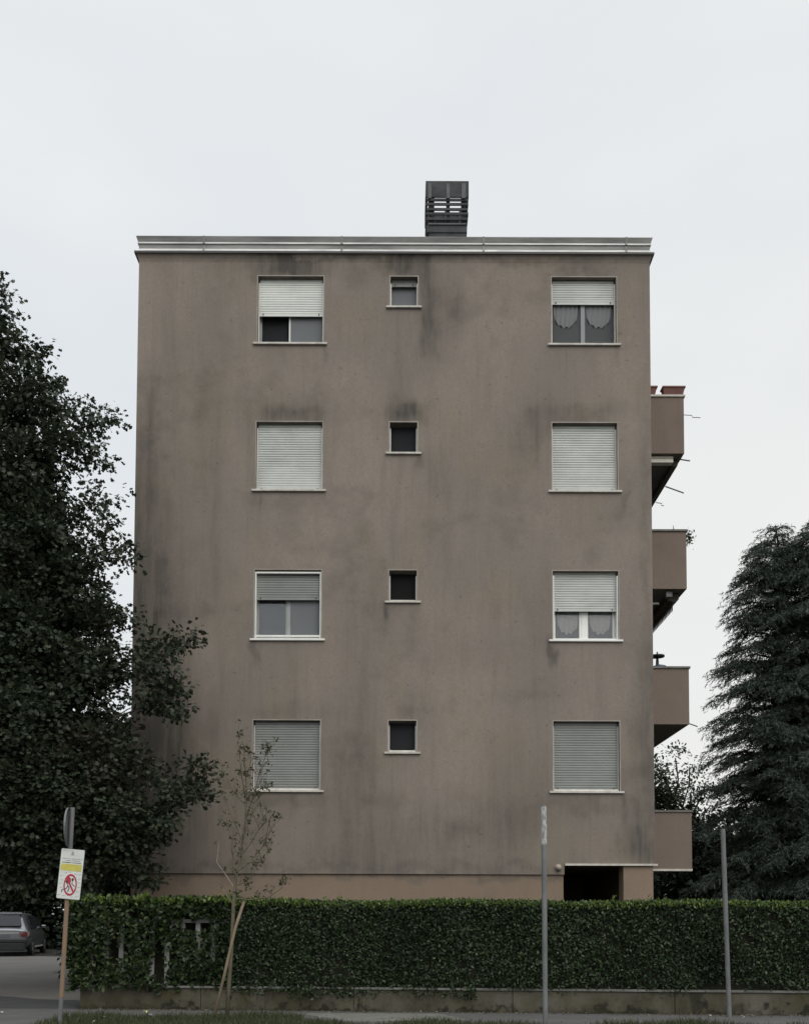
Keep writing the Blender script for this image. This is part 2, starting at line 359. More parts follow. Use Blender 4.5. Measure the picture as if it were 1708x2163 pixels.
M['far'] = leafmat('distant_leaf', [(0.011, 0.018, 0.009), (0.019, 0.032, 0.013), (0.036, 0.05, 0.022)], 0.5, 0.15)
M['far_light'] = leafmat('loose_tree_leaf', [(0.028, 0.042, 0.02), (0.045, 0.062, 0.03), (0.085, 0.10, 0.05)], 0.5, 0.25)
M['sapleaf'] = leafmat('sapling_leaf', [(0.04, 0.05, 0.024), (0.07, 0.082, 0.036), (0.095, 0.065, 0.038)], 0.5, 0.25)
M['grass'] = leafmat('grass_blade', [(0.035, 0.048, 0.018), (0.06, 0.075, 0.028), (0.12, 0.12, 0.06)], 0.6, 0.3)
M['deadleaf'] = leafmat('fallen_leaf', [(0.07, 0.05, 0.03), (0.16, 0.12, 0.06), (0.45, 0.43, 0.36)], 0.8, 0.1)
M['hedgecore'] = mat('hedge_core_shade', (0.012, 0.014, 0.008), 1.0, noise=((6, 6, 6), (0.022, 0.02, 0.012), 5))  # shade inside the hedge put into the colour

# ------------------------------------------------------------------ foliage
T_OVAL = (np.array([(0,0,0),(-.26,.32,.05),(-.24,.68,.05),(0,1,-.06),(.24,.68,.05),(.26,.32,.05),(0,.5,-.03)]),
          [(0,6,1),(1,6,2),(2,6,3),(3,6,4),(4,6,5),(5,6,0)])
T_DIAM = (np.array([(0,0,0),(-.3,.5,.06),(0,1,-.05),(.3,.5,.06)]), [(0,2,1),(0,3,2)])
T_OAK = (np.array([(0,0,0),(-.12,.22,0),(-.42,.38,.06),(-.16,.5,0),(-.40,.78,.05),(0,1,-.06),(.40,.78,.05),(.16,.5,0),(.42,.38,.06),(.12,.22,0)]),
         [(0,9,7,3,1),(1,3,2),(9,8,7),(3,7,6,5,4)])
T_NEEDLE = (np.array([(-.11,0,0),(.11,0,0),(0,1,0)]), [(0,1,2)])
T_BLADE = (np.array([(-.045,0,0),(.045,0,0),(.03,.55,.06),(0,1,.22),(-.03,.55,.06)]), [(0,1,2,4),(4,2,3)])
def unit(a): return a / np.maximum(np.linalg.norm(a, axis=1, keepdims=True), 1e-9)
def leaves(name, pos, dirs, nrm, size, tmpl, material, parent=None, var=None, kindtag=None):
    """one mesh of many leaf faces: pos (n,3), growth direction, facing, length"""
    tv, tf = tmpl; n = len(pos); k = len(tv)
    d = unit(dirs); nn = nrm - (nrm * d).sum(1, keepdims=True) * d; nn = unit(nn); s = np.cross(d, nn)
    sz = size.reshape(-1, 1, 1) if hasattr(size, 'reshape') else size
    V = pos[:, None, :] + sz * (tv[None, :, 0:1] * s[:, None] + tv[None, :, 1:2] * d[:, None] + tv[None, :, 2:3] * nn[:, None])
    if parent is not None: V = V - np.array(parent_off(parent))
    V = V.reshape(-1, 3)
    loops = np.concatenate([np.array(f) for f in tf]); lens = np.array([len(f) for f in tf])
    LI = (loops[None, :] + (np.arange(n) * k)[:, None]).ravel()
    tot = np.tile(lens, n); st = np.concatenate([[0], np.cumsum(tot)[:-1]])
    me = bpy.data.meshes.new(name)
    me.vertices.add(len(V)); me.vertices.foreach_set('co', V.astype(np.float32).ravel())
    me.loops.add(len(LI)); me.loops.foreach_set('vertex_index', LI.astype(np.int32))
    me.polygons.add(len(tot)); me.polygons.foreach_set('loop_start', st.astype(np.int32)); me.polygons.foreach_set('loop_total', tot.astype(np.int32))
    me.update(calc_edges=True)
    if var is None: var = rng.random(n) ** 1.5
    at_ = me.attributes.new('var', 'FLOAT', 'POINT'); at_.data.foreach_set('value', np.repeat(var, k).astype(np.float32))
    me.materials.append(material)
    o = bpy.data.objects.new(name, me); COL.objects.link(o)
    if parent is not None: o.parent = parent
    return o
def rdir(n): return unit(rng.normal(size=(n, 3)))

def clump_crown(blobs, leaf, per_m3, clump_r=0.28, in_clump=22):
    """blobs: (x,y,z,rx,ry,rz,density). leaves gather in clumps scattered through each blob, denser to its skin"""
    P = []; D = []
    for (x, y, z, rx, ry, rz, de) in blobs:
        vol = 4.19 * rx * ry * rz
        nc = max(6, int(vol * per_m3 * de / in_clump))
        u = rdir(nc); rr = rng.random(nc) ** 0.45
        c = u * rr[:, None] * np.array([rx, ry, rz]) + np.array([x, y, z])
        n = in_clump
        off = np.clip(rng.normal(size=(nc, n, 3)), -1.7, 1.7) * clump_r * np.array([1, 1, 0.6]) * (0.6 + 0.8 * rng.random((nc, 1, 1)))
        p = (c[:, None] + off).reshape(-1, 3)
        d = unit((off + 0.0).reshape(-1, 3)) * 0.8 + np.repeat(u, n, 0) * 0.5 + rdir(nc * n) * 0.5 + np.array([0, 0, -0.25])
        P.append(p); D.append(d)
    P = np.concatenate(P); D = np.concatenate(D)
    N = rdir(len(P)) * 0.75 + np.array([0, -0.1, 0.8])
    S = leaf * (0.65 + 0.7 * rng.random(len(P)))
    return P, D, N, S

# ================================================================== THE SETTING
def sheet(name, pts, z, m, sub=0):
    mb = MB(); mb.add([(x, y, z) for x, y in pts], [tuple(range(len(pts)))])
    return tag(mb.build(name, m), kind='structure')
g = MB(); g.add([(-900, -900, -0.02), (900, -900, -0.02), (900, 900, -0.02), (-900, 900, -0.02)], [(0, 1, 2, 3)])
tag(g.build('ground', M['soil']), kind='structure')
sheet('road', [(-200, -4), (200, -4), (200, 11.0), (-200, 11.0)], -0.10 + 0.088, M['asphalt'])
def fy(x): return 15.62 - 0.06 * x                      # line of the street front of the low wall
# pavement, with the darker strip before the driveway
sheet('pavement', [(-60, 11.15), (60, 11.15), (60, fy(60) + 2), (fy(0) and 14, fy(14)), (-5.42, fy(-5.42)), (-5.5, 16.5), (-60, 17.2)], 0.0, M['pavement'])
k = MB(); k.box(-200, 200, 11.0, 11.15, -0.12, 0.004); tag(k.build('kerb', M['kerb'], bevel=0.01), kind='structure')
dark = [(-40, 15.75), (-5.48, 15.95), (-5.48, 17.45), (-6.4, 17.55), (-6.9, 17.75), (-7.4, 18.15), (-8.2, 18.35), (-40, 18.9)]
sheet('asphalt_patch', dark, 0.004, M['asphalt'])
drive = [(-5.48, 17.3), (-5.48, 19.2), (-6.3, 24), (-8.5, 31), (-11.2, 34.2), (-13.5, 35.0), (-22, 35.6), (-40, 34), (-40, 18.2), (-8.3, 18.25), (-7.4, 18.05), (-6.8, 17.6), (-6.3, 17.4)]
sheet('driveway', drive, 0.008, M['drive'])
sheet('side_road', [(-60, 34), (-12.6, 34), (-13.2, 41), (-60, 41)], 0.001, mat('dark_asphalt', (0.035, 0.034, 0.03), 0.95, noise=((.8, .8, .8), (.025, .025, .02), 8)))  # asphalt set darker than the main road

# ================================================================== THE BUILDING
XL, XR, YF, ZT = -5.65, 5.13, 19.4, 15.42
b0 = empty('apartment_building', (0, YF, 0), 'four storey taupe rendered apartment block with stained walls and roller shutters', 'building')
COLX = {'left': (-3.13, -1.75), 'mid': (-0.34, 0.235), 'right': (3.06, 4.42)}
ROWZ = [15.05, 11.90, 8.745, 5.59]
HB, HS = 1.455, 0.655          # clear height of large and small openings
holes = []
for rz in ROWZ:
    for kx, (a, b) in COLX.items():
        h = HS if kx == 'mid' else HB
        holes.append((a, b, rz - h, rz))
PX = 3.275
def holed_slab(mb, x0, x1, z0, z1, y0, y1, hs):
    xs = sorted({x0, x1, *[v for h in hs for v in h[:2]]}); zs = sorted({z0, z1, *[v for h in hs for v in h[2:]]})
    xs = [x for x in xs if x0 <= x <= x1]; zs = [z for z in zs if z0 <= z <= z1]
    nx, nz = len(xs) - 1, len(zs) - 1
    def solid(i, j):
        if i < 0 or j < 0 or i >= nx or j >= nz: return False
        cx, cz = (xs[i] + xs[i+1]) / 2, (zs[j] + zs[j+1]) / 2
        return not any(a < cx < b and c < cz < d for a, b, c, d in hs)
    for i in range(nx):
        for j in range(nz):
            if not solid(i, j): continue
            a, b, c, d = xs[i], xs[i+1], zs[j], zs[j+1]
            mb.add([(a,y0,c),(b,y0,c),(b,y0,d),(a,y0,d)], [(0,1,2,3)])
            mb.add([(a,y1,c),(b,y1,c),(b,y1,d),(a,y1,d)], [(3,2,1,0)])
            if not solid(i-1, j): mb.add([(a,y0,c),(a,y1,c),(a,y1,d),(a,y0,d)], [(3,2,1,0)])
            if not solid(i+1, j): mb.add([(b,y0,c),(b,y1,c),(b,y1,d),(b,y0,d)], [(0,1,2,3)])
            if not solid(i, j-1): mb.add([(a,y0,c),(b,y0,c),(b,y1,c),(a,y1,c)], [(3,2,1,0)])
            if not solid(i, j+1): mb.add([(a,y0,d),(b,y0,d),(b,y1,d),(a,y1,d)], [(0,1,2,3)])
w = MB()
holed_slab(w, XL, XR, 2.42, ZT, YF, YF + 0.3, holes + [(PX, XR, 2.42, 2.64)])
YB = 31.0
w.box(XL, XL + 0.3, YF + 0.302, YB, 2.42, ZT); w.box(XR - 0.3, XR, YF + 0.302, YB, 2.64, ZT)
w.box(XL + 0.302, XR - 0.302, YB - 0.3, YB, 2.42, ZT)
def build_abs(mb, name, mats, parent, **kw): return mb.build(name, mats, parent, **kw)
def rebase(o):  # keep texture coordinates of big walls in world metres
    return o
wall = w.build('wall', M['plaster'], b0)
r = MB(); r.box(XL + 0.302, XR - 0.302, YF + 0.302, YB - 0.302, ZT - 0.2, ZT - 0.02)
r.build('roof', M['fascia'], b0)
for z in (2.645, 5.85, 9.0, 12.15):
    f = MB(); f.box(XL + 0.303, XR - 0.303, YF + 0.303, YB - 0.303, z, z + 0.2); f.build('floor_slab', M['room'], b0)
pt = MB()
for x in (-4.4, -1.3, 0.9): pt.box(x, x + 0.12, YF + 0.31, YF + 5, 2.66, ZT - 0.21)
pt.box(XL + 0.31, XR - 0.31, YF + 5.001, YF + 5.12, 2.66, ZT - 0.21)
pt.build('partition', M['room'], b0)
# ground floor: recessed base, portico with pillars, its east side closed to darken it
bw = MB()
bw.box(XL + 0.04, PX - 0.015, YF + 0.045, YF + 0.3, -0.2, 2.417); bw.box(XL + 0.04, XL + 0.3, YF + 0.302, YB - 0.05, -0.2, 2.417)
bw.box(PX - 0.27, PX - 0.015, YF + 0.302, YB - 0.05, -0.2, 2.417); bw.box(PX, XR - 0.05, 25.6, 25.8, -0.2, 2.62)
bw.box(XL + 0.302, PX - 0.272, YB - 0.3, YB - 0.05, -0.2, 2.417); bw.box(XR - 0.3, XR - 0.045, YF + 0.452, 25.599, -0.2, 2.608)  # second box: added wall blocking light from the portico's east side
bw.build('base_and_blocking_wall', M['base_plaster'], b0)
for (y0, y1) in ((YF + 0.03, YF + 0.45),):
    p = MB(); p.box(4.49, XR - 0.03, y0, y1, -0.2, 2.608); p.build('pillar', M['base_plaster'], b0)
pp = MB(); pp.box(3.3, XR, YF + 0.302, 25.6, 2.612, 2.638); pp.build('portico_ceiling', M['room'], b0)
tr = MB(); tr.box(PX + 0.01, XR + 0.05, YF - 0.03, YF + 0.05, 2.605, 2.645); tr.build('portico_trim', M['sill'], b0)
# eaves: cove, drip, two stepped metal fascias with joint straps
def ring(mb, prof):
    """profile of (outward offset, z) swept round the four sides of the block"""
    def c(o): return [(XL - o, YF - o), (XR + o, YF - o), (XR + o, YB + o), (XL - o, YB + o)]
    n = len(prof); vs = []
    for (o, z) in prof:
        vs += [(x, y, z) for x, y in c(o)]
    fs = []
    for i in range(n):
        j = (i + 1) % n
        for q in range(4):
            q2 = (q + 1) % 4
            fs.append((i*4+q, i*4+q2, j*4+q2, j*4+q))
    mb.add(vs, fs)
cv = MB(); ring(cv, [(0.001, 15.36), (0.012, 15.42), (0.032, 15.47), (0.062, 15.512), (0.062, 15.514), (-0.25, 15.514), (-0.25, 15.421), (-0.01, 15.421)]); cv.build('eaves_cove', M['plaster'], b0)
dr = MB(); ring(dr, [(0.068, 15.50), (0.082, 15.50), (0.082, 15.545), (-0.26, 15.545), (-0.26, 15.516), (0.066, 15.516)]); dr.build('drip_edge', M['dark_metal'], b0)
f1 = MB(); ring(f1, [(0.07, 15.547), (0.012, 15.635), (-0.26, 15.635), (-0.26, 15.547)]); f1.build('lower_fascia', M['fascia_highlit'], b0)
f2 = MB(); ring(f2, [(0.004, 15.637), (0.004, 15.725), (0.012, 15.737), (-0.26, 15.737), (-0.26, 15.637)]); f2.build('fascia', M['fascia'], b0)
f3 = MB(); ring(f3, [(0.03, 15.739), (0.03, 15.768), (-0.26, 15.768), (-0.26, 15.739)]); f3.build('fascia_rib', M['fascia_highlit'], b0)
f4 = MB(); ring(f4, [(0.02, 15.77), (0.055, 15.875), (0.055, 15.885), (-0.26, 15.885), (-0.26, 15.77)]); f4.build('top_fascia', M['fascia'], b0)
for x in (-4.28, -1.37, 1.62, 4.63):
    s = MB(); s.prism([(YF - 0.078, 15.55), (YF - 0.02, 15.64), (YF - 0.012, 15.735), (YF - 0.04, 15.74), (YF - 0.04, 15.775), (YF - 0.062, 15.888), (YF, 15.888), (YF, 15.55)], 'x', x - 0.02, x + 0.022)
    s.build('fascia_joint', M['fascia'], b0)
# round vent lamp by the portico
lm = MB(); lp = at(1178, 1832, YF)
rings = [(0.075, 0), (0.075, -0.02), (0.06, -0.035), (0.058, -0.05), (0.045, -0.08), (0.02, -0.1)]
vs = []
for (rr, dy) in rings:
    vs += [(lp.x + rr * math.cos(q * math.pi / 8), YF + dy, lp.z + rr * math.sin(q * math.pi / 8)) for q in range(16)]
fs = [(i*16+q, i*16+(q+1) % 16, (i+1)*16+(q+1) % 16, (i+1)*16+q) for i in range(5) for q in range(16)] + [tuple(80+q for q in range(16))]
lm.add(vs, fs); lm.build('wall_lamp', mat('worn_lamp_glass', (0.22, 0.17, 0.14), 0.35, noise=((30, 30, 30), (0.45, 0.4, 0.35), 3)), b0, smooth=True)

# ---- windows
def shutter(x0, x1, ztop, zbot, y, pitch=0.052, gaps=True):
    """roller shutter of hollow slats: every slat a shallow bowed strip with a dark groove under it"""
    mb = MB(); z = zbot
    mb.box(x0, x1, y - 0.006, y + 0.012, z, z + 0.05); z += 0.05
    i = 0
    while z < ztop - 0.002:
        h = min(pitch, ztop - z); g = ((0.0035 if gaps is True else 0.006) if (gaps is True or i * pitch > gaps) else 0.001)
        j = random.uniform(-0.0015, 0.0015)
        pr = [(y + 0.009, z), (y + 0.009, z + g), (y - 0.001 + j, z + g + 0.002), (y - 0.006 + j, z + h * 0.45), (y - 0.003 + j, z + h * 0.9), (y + 0.005, z + h), (y + 0.014, z + h), (y + 0.014, z)]
        if h > 0.02: mb.prism(pr, 'x', x0 + random.uniform(0, 0.002), x1)
        z += h; i += 1
    return mb
def lace(x0, x1, ztop, drop, y, seed, knot=False):
    """scalloped half-round valance, gathered in folds"""
    rn = random.Random(seed); n = 28; rows = 10; vs = []; fs = []
    for i in range(n + 1):
        u = i / n; x = x0 + (x1 - x0) * u
        dz = drop * (max(0.0, 1 - (2 * u - 1) ** 2) ** (0.27 if knot else 0.38)) * (1 + 0.04 * math.sin(26 * u + seed)) + 0.01
        for j in range(rows + 1):
            v = j / rows
            xx = x0 + (x1 - x0) * (0.5 + (u - 0.5) * (1 - 0.0 * v * v))
            vs.append((xx, y + 0.012 * math.sin(34 * u + 3 * v + seed) * (0.4 + v), ztop - dz * v))
    for i in range(n):
        for j in range(rows):
            a = i * (rows + 1) + j; fs.append((a, a + 1, a + rows + 2, a + rows + 1))
    mb = MB(); mb.add(vs, fs)
    nv = len(vs)
    mb.add([(x, yy + 0.003, z) for x, yy, z in vs], [tuple(reversed(f)) for f in fs])
    return mb

def window(col, row, sh, frame='greyframe', shut=1.0, style=None):
    """one window: the frame is the part, everything set in it is a sub-part"""
    x0, x1 = COLX[col]; small = col == 'mid'
    zt = ROWZ[row]; zb = zt - (HS if small else HB)
    fr = MB(); yr = YF + 0.2; fw = 0.035 if small else 0.05
    zs = zb + 0.012
    def rect(mb, a, b, c, d, wd, y0, y1):
        mb.box(a, b, y0, y1, c, c + wd); mb.box(a, b, y0, y1, d - wd, d); mb.box(a, a + wd, y0, y1, c + wd, d - wd); mb.box(b - wd, b, y0, y1, c + wd, d - wd)
    rect(fr, x0, x1, zs, zt, 0.035, yr, yr + 0.06)
    xm = (x0 + x1) / 2
    if not small:
        if style == 'white': fr.box(xm - 0.052, xm + 0.052, yr - 0.004, yr + 0.05, zs + 0.035, zt - 0.035)
        else: fr.box(xm - 0.04, xm + 0.04, yr - 0.004, yr + 0.05, zs + 0.035, zt - 0.035)
        for a, b in ((x0 + 0.036, xm - 0.041), (xm + 0.041, x1 - 0.036)):
            if style == 'white': rect(fr, a, b - 0.012 if b < xm else b, zs + 0.036, zt - 0.036, 0.045, yr + 0.005, yr + 0.055)
            else: rect(fr, a, b, zs + 0.036, zt - 0.036, 0.025, yr + 0.005, yr + 0.055)
    else:
        rect(fr, x0 + 0.036, x1 - 0.036, zs + 0.036, zt - 0.036, 0.03, yr + 0.005, yr + 0.055)
    wo_ = fr.build('window', M[frame], b0, bevel=0.004)
    # panes
    spans = [(x0 + 0.06, x1 - 0.06)] if small else [(x0 + 0.055, xm - 0.05), (xm + 0.05, x1 - 0.055)]
    for i, (a, b) in enumerate(spans):
        if style == 'open' and i == 0: continue
        g = MB(); g.box(a, b, yr + 0.028, yr + 0.034, zs + 0.055, zt - 0.055)
        g.build('pane', M['glass'], wo_)
    # sill and its upstand, thin pale edge round the opening
    s = MB(); ov = 0.085; s.box(x0 - ov, x1 + ov, YF - 0.05, YF + 0.0, zb - 0.04, zb)
    s.box(x0 + 0.001, x1 - 0.001, YF, yr + 0.02, zb + 0.001 - 0.02, zb + 0.012)
    if not small or row in (2, 3): s.prism([(YF + 0.03, zb + 0.012), (YF + 0.06, zb + 0.05), (yr, zb + 0.05), (yr, zb + 0.012)], 'x', x0 + 0.012, x1 - 0.012)
    s.build('sill', M['white'] if style in ('white', 'framed') else M['sill'], wo_, bevel=0.004)
    e = MB(); t = 0.022
    e.box(x0 - t, x1 + t, YF - 0.004, YF + 0.012, zt, zt + t); e.box(x0 - t, x0, YF - 0.004, YF + 0.012, zb, zt); e.box(x1, x1 + t, YF - 0.004, YF + 0.012, zb, zt)
    e.build('surround', M['edge'], wo_)
    # shutter guides
    yg = YF + 0.105
    gm = 'white' if style in ('white', 'framed') else 'alu'
    gw = 0.03 if style in ('white', 'framed') else 0.022
    top = zt - (0.09 if style != 'framed' else 0.03)
    gy0 = YF + 0.02 if style in ('white', 'framed') else yg - 0.02
    if style == 'framed':
        gd = MB(); gd.box(x0 + 0.002, x0 + gw, gy0, yg + 0.03, zb + 0.013, top); gd.box(x1 - gw, x1 - 0.002, gy0, yg + 0.03, zb + 0.013, top)
        gd.box(x0 + gw, x1 - gw, gy0, gy0 + 0.03, top - 0.035, top); gd.box(x0 + gw, x1 - gw, gy0, gy0 + 0.03, zb + 0.052, zb + 0.09)
        gd.build('screen_frame', M[gm], wo_, bevel=0.003)
    else:
        for a, b in ((x0 + 0.002, x0 + gw), (x1 - gw, x1 - 0.002)):
            gd = MB(); gd.box(a, b, gy0, yg + 0.03, zb + 0.013, top); gd.build('shutter_guide', M[gm], wo_, bevel=0.003)
    # shutter
    if shut > 0:
        zl = zt - 0.001 - (zt - zb - 0.03) * shut
        sm = shutter(x0 + gw + 0.002, x1 - gw - 0.002, zt - 0.004, zl, yg + 0.002, gaps=(0.45 if shut > 0.9 and row == 1 else True))
        so = sm.build('shutter', M[sh], wo_)
        for sx in (x0 + gw + 0.08, x1 - gw - 0.08):
            st = MB(); st.box(sx - 0.009, sx + 0.009, yg - 0.02, yg - 0.005, zl + 0.02, zl + 0.05); st.build('shutter_stop', M['black'], wo_)
    return wo_, x0, x1, zb, zt, xm, yr
def screen(wi, a, b, c, d, y, m):
    s = MB(); s.box(a, b, y, y + 0.003, c, d); s.build('screen_or_fill', M[m], wi)
# top row
wi, x0, x1, zb, zt, xm, yr = window('left', 0, 'shutter_white', 'greyframe', 0.565, 'open')
screen(wi, xm - 0.03, x1 - 0.03, zb + 0.03, zt - 0.05, yr - 0.02, 'screen_light')
screen(wi, x0 + 0.03, xm - 0.10, zb + 0.05, zt - 0.05, yr + 0.07, 'dark_fill')  # added dark sheet standing in for the room behind the open sash
s = MB(); s.box(xm - 0.045, xm - 0.02, yr - 0.03, yr - 0.01, zb + 0.05, zt - 0.05); s.build('sash_edge', M['white'], wi)
wi, x0, x1, zb, zt, xm, yr = window('mid', 0, 'shutter_grey', 'greyframe', 0.24)
screen(wi, x0 + 0.03, x1 - 0.03, zb + 0.03, zt - 0.02, yr - 0.02, 'screen_light')
wi, x0, x1, zb, zt, xm, yr = window('right', 0, 'shutter', 'greyframe', 0.37)
screen(wi, x0 + 0.03, x1 - 0.03, zb + 0.055, zt - 0.03, yr - 0.02, 'screen')
for i, (a, b) in enumerate(((x0 + 0.05, xm - 0.09), (xm + 0.06, x1 - 0.06))):
    lace(a, b, zt - 0.50, 0.48, yr - 0.035, 3 + i).build('curtain', see_through('screened_lace', (0.24, 0.25, 0.255), 0.8), wi, smooth=True)
s = MB(); s.box(xm - 0.045, xm + 0.045, yr - 0.055, yr - 0.03, zb + 0.05, zt - 0.05); s.build('mullion', mat('grey_mullion', (0.25, 0.26, 0.27), 0.7), wi)  # plain grey bar set in front of the mesh
# second row
window('left', 1, 'shutter', 'greyframe', 1.0)
wi, x0, x1, zb, zt, xm, yr = window('mid', 1, 'shutter_grey', 'greyframe', 0.0)
screen(wi, x0 + 0.03, x1 - 0.03, zb + 0.07, zt - 0.02, yr - 0.02, 'dark_fill')
window('right', 1, 'shutter', 'greyframe', 1.0)
# third row
wi, x0, x1, zb, zt, xm, yr = window('left', 2, 'shutter_grey', 'greyframe', 0.42, 'framed')
screen(wi, xm + 0.045, x1 - 0.05, zb + 0.09, zt - 0.05, yr - 0.02, 'screen_light')
wi, x0, x1, zb, zt, xm, yr = window('mid', 2, 'shutter_grey', 'greyframe', 0.0)
screen(wi, x0 + 0.03, x1 - 0.03, zb + 0.09, zt - 0.02, yr - 0.02, 'black_fill')
wi, x0, x1, zb, zt, xm, yr = window('right', 2, 'shutter', 'white', 0.575, 'white')
for i, (a, b) in enumerate(((x0 + 0.10, xm - 0.10), (xm + 0.10, x1 - 0.10))):
    lace(a + 0.02, b, zt - 0.72, 0.52, yr + 0.06, 9 + i, True).build('curtain', M['lace'], wi, smooth=True)
# fourth row
window('left', 3, 'shutter_grey', 'greyframe', 1.0)
wi, x0, x1, zb, zt, xm, yr = window('mid', 3, 'shutter_grey', 'greyframe', 0.0)
screen(wi, x0 + 0.03, x1 - 0.03, zb + 0.09, zt - 0.02, yr - 0.02, 'dark_fill')
window('right', 3, 'shutter_grey', 'greyframe', 1.0)

# ---- chimney (part of the building): flue base, louvred lantern, box cap
cx0, cx1 = at(905, 500, 21.3).x, at(984, 500, 21.3).x; cxm = (cx0 + cx1) / 2; CY = 21.3
def cz(y): return at(940, y, CY).z
wd = cx1 - cx0; cy1 = CY + wd; e = 0.055
c = MB(); c.box(cx0, cx1, CY, cy1, ZT - 0.02, cz(492)); ch = c.build('chimney', M['chimney'], b0, bevel=0.01)
c = MB(); c.box(cx0 - e, cx1 + 0.02, CY - 0.02, cy1 + e, cz(492) + 0.001, cz(477)); c.build('chimney_body', M['chimney'], ch, bevel=0.01)
c = MB(); c.prism([(CY - 0.05, cz(477) + 0.001), (CY - 0.05, cz(474)), (CY + 0.03, cz(469)), (CY + 0.1, cz(469)), (CY + 0.1, cz(477) + 0.001)], 'x', cx0 - 0.005, cx1 - 0.005); c.build('chimney_ledge', M['chimney_pale'], ch)
POSTS = ((cx0 - 0.01, cx0 + 0.13), (cxm - 0.03, cxm + 0.055), (cx1 - 0.12, cx1 - 0.005))
for (a, b) in POSTS:
    for y0, y1 in ((CY + 0.0, CY + 0.06), (cy1 - 0.06, cy1)):
        c = MB(); c.box(a, b, y0, y1, cz(469) + 0.002, cz(390)); c.build('chimney_post', M['chimney_pale'], ch)
c = MB(); c.box(cx0 + 0.16, cx1 - 0.16, CY + 0.2, cy1 - 0.2, cz(477) + 0.002, cz(452)); c.build('flue', M['chimney'], ch)
pitch_ = (cz(425) - cz(465)) / 4
for i in range(5):
    zc_ = cz(465) + pitch_ * i; hh = pitch_ * 0.26; o = e + (0.012 if i % 2 else 0.0)
    c = MB()
    c.box(cx0 - o, cx1 + o - 0.02, CY - o, CY - o + 0.03, zc_ - hh, zc_ + hh); c.box(cx0 - o, cx1 + o - 0.02, cy1 + o - 0.03, cy1 + o, zc_ - hh, zc_ + hh)
    c.box(cx0 - o, cx0 - o + 0.03, CY - o + 0.031, cy1 + o - 0.031, zc_ - hh, zc_ + hh); c.box(cx1 + o - 0.05, cx1 + o - 0.02, CY - o + 0.031, cy1 + o - 0.031, zc_ - hh, zc_ + hh)
    c.build('chimney_louvre', M['chimney'], ch, bevel=0.004)
c = MB(); o = 0.075; za, zb_ = cz(421), cz(387)
c.box(cx0 - o, cx1 + o - 0.02, CY - o, CY - o + 0.04, za, zb_); c.box(cx0 - o, cx1 + o - 0.02, cy1 + o - 0.04, cy1 + o, za, zb_)
c.box(cx0 - o, cx0 - o + 0.04, CY - o + 0.041, cy1 + o - 0.041, za, zb_); c.box(cx1 + o - 0.06, cx1 + o - 0.02, CY - o + 0.041, cy1 + o - 0.041, za, zb_)
c.build('chimney_cap', M['chimney'], ch, bevel=0.008)
for (a, b) in ((cx0 - 0.02, cx0 + 0.06), (cxm - 0.03, cxm + 0.05), (cx1 - 0.11, cx1 - 0.01)):
    c = MB(); c.box(a, b, CY - o - 0.016, CY - o - 0.001, za - 0.035, zb_ - 0.07); c.build('cap_rib', M['chimney_pale'], ch)
c = MB(); c.box(cx0 - 0.25, cx1 + 0.35, YF + 0.27, cy1 + 0.3, ZT + 0.44, ZT + 0.475); c.build('chimney_flashing', M['fascia'], ch)

# ---- balconies on the east side
M['door_glass'] = mat('balcony_door_glass', (0.02, 0.022, 0.025), 0.05)
BY0, BY1, BX = 20.9, 28.6, 6.27
BZ = [(12.0, 13.36), (8.90, 10.26), (5.84, 7.15), (2.62, 3.93)]
for i, (z0, z1) in enumerate(BZ):
    bx = BX + 0.025 * i; t = 0.09
    m = MB(); m.box(XR + 0.002, bx, BY0, BY0 + t, z0, z1 - 0.06)
    m.box(bx - t, bx, BY0 + t + 0.001, BY1 - t, z0, z1 - 0.06); m.box(XR + 0.002, bx, BY1 - t + 0.001, BY1, z0, z1 - 0.06)
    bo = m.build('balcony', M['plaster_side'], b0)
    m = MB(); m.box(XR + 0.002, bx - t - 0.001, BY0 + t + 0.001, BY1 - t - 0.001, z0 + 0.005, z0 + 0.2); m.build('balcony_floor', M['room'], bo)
    m = MB(); q = 0.03
    m.box(XR + 0.002, bx + q, BY0 - q, BY0 + t + q, z1 - 0.058, z1 - 0.01); m.box(bx - t - q, bx + q, BY0 + t + q + 0.001, BY1 + q, z1 - 0.058, z1 - 0.01)
    m.build('balcony_coping', M['coping'] if i else M['sill'], bo, bevel=0.005)
    if i == 3:
        m = MB(); m.box(XR - 0.03, bx + 0.005, BY0 - 0.02, BY0 + 0.08, z0 - 0.05, z0 - 0.003); m.build('balcony_trim', M['sill'], bo)
    # balcony doors in the side wall
    zf = z0 + 0.2
    for yy in (22.6, 26.0):
        dm = MB(); dm.box(XR - 0.05, XR + 0.02, yy, yy + 1.5, zf + 0.02, zf + 0.10); dm.box(XR - 0.05, XR + 0.02, yy, yy + 1.5, zf + 2.2, zf + 2.3)
        for dd in (0, 0.72, 1.42): dm.box(XR - 0.05, XR + 0.02, yy + dd, yy + dd + 0.08, zf + 0.1, zf + 2.2)
        do = dm.build('balcony_door', M['white'], b0)
        gm_ = MB(); gm_.box(XR + 0.003, XR + 0.009, yy + 0.07, yy + 1.43, zf + 0.09, zf + 2.21); gm_.build('pane', M['door_glass'], do)
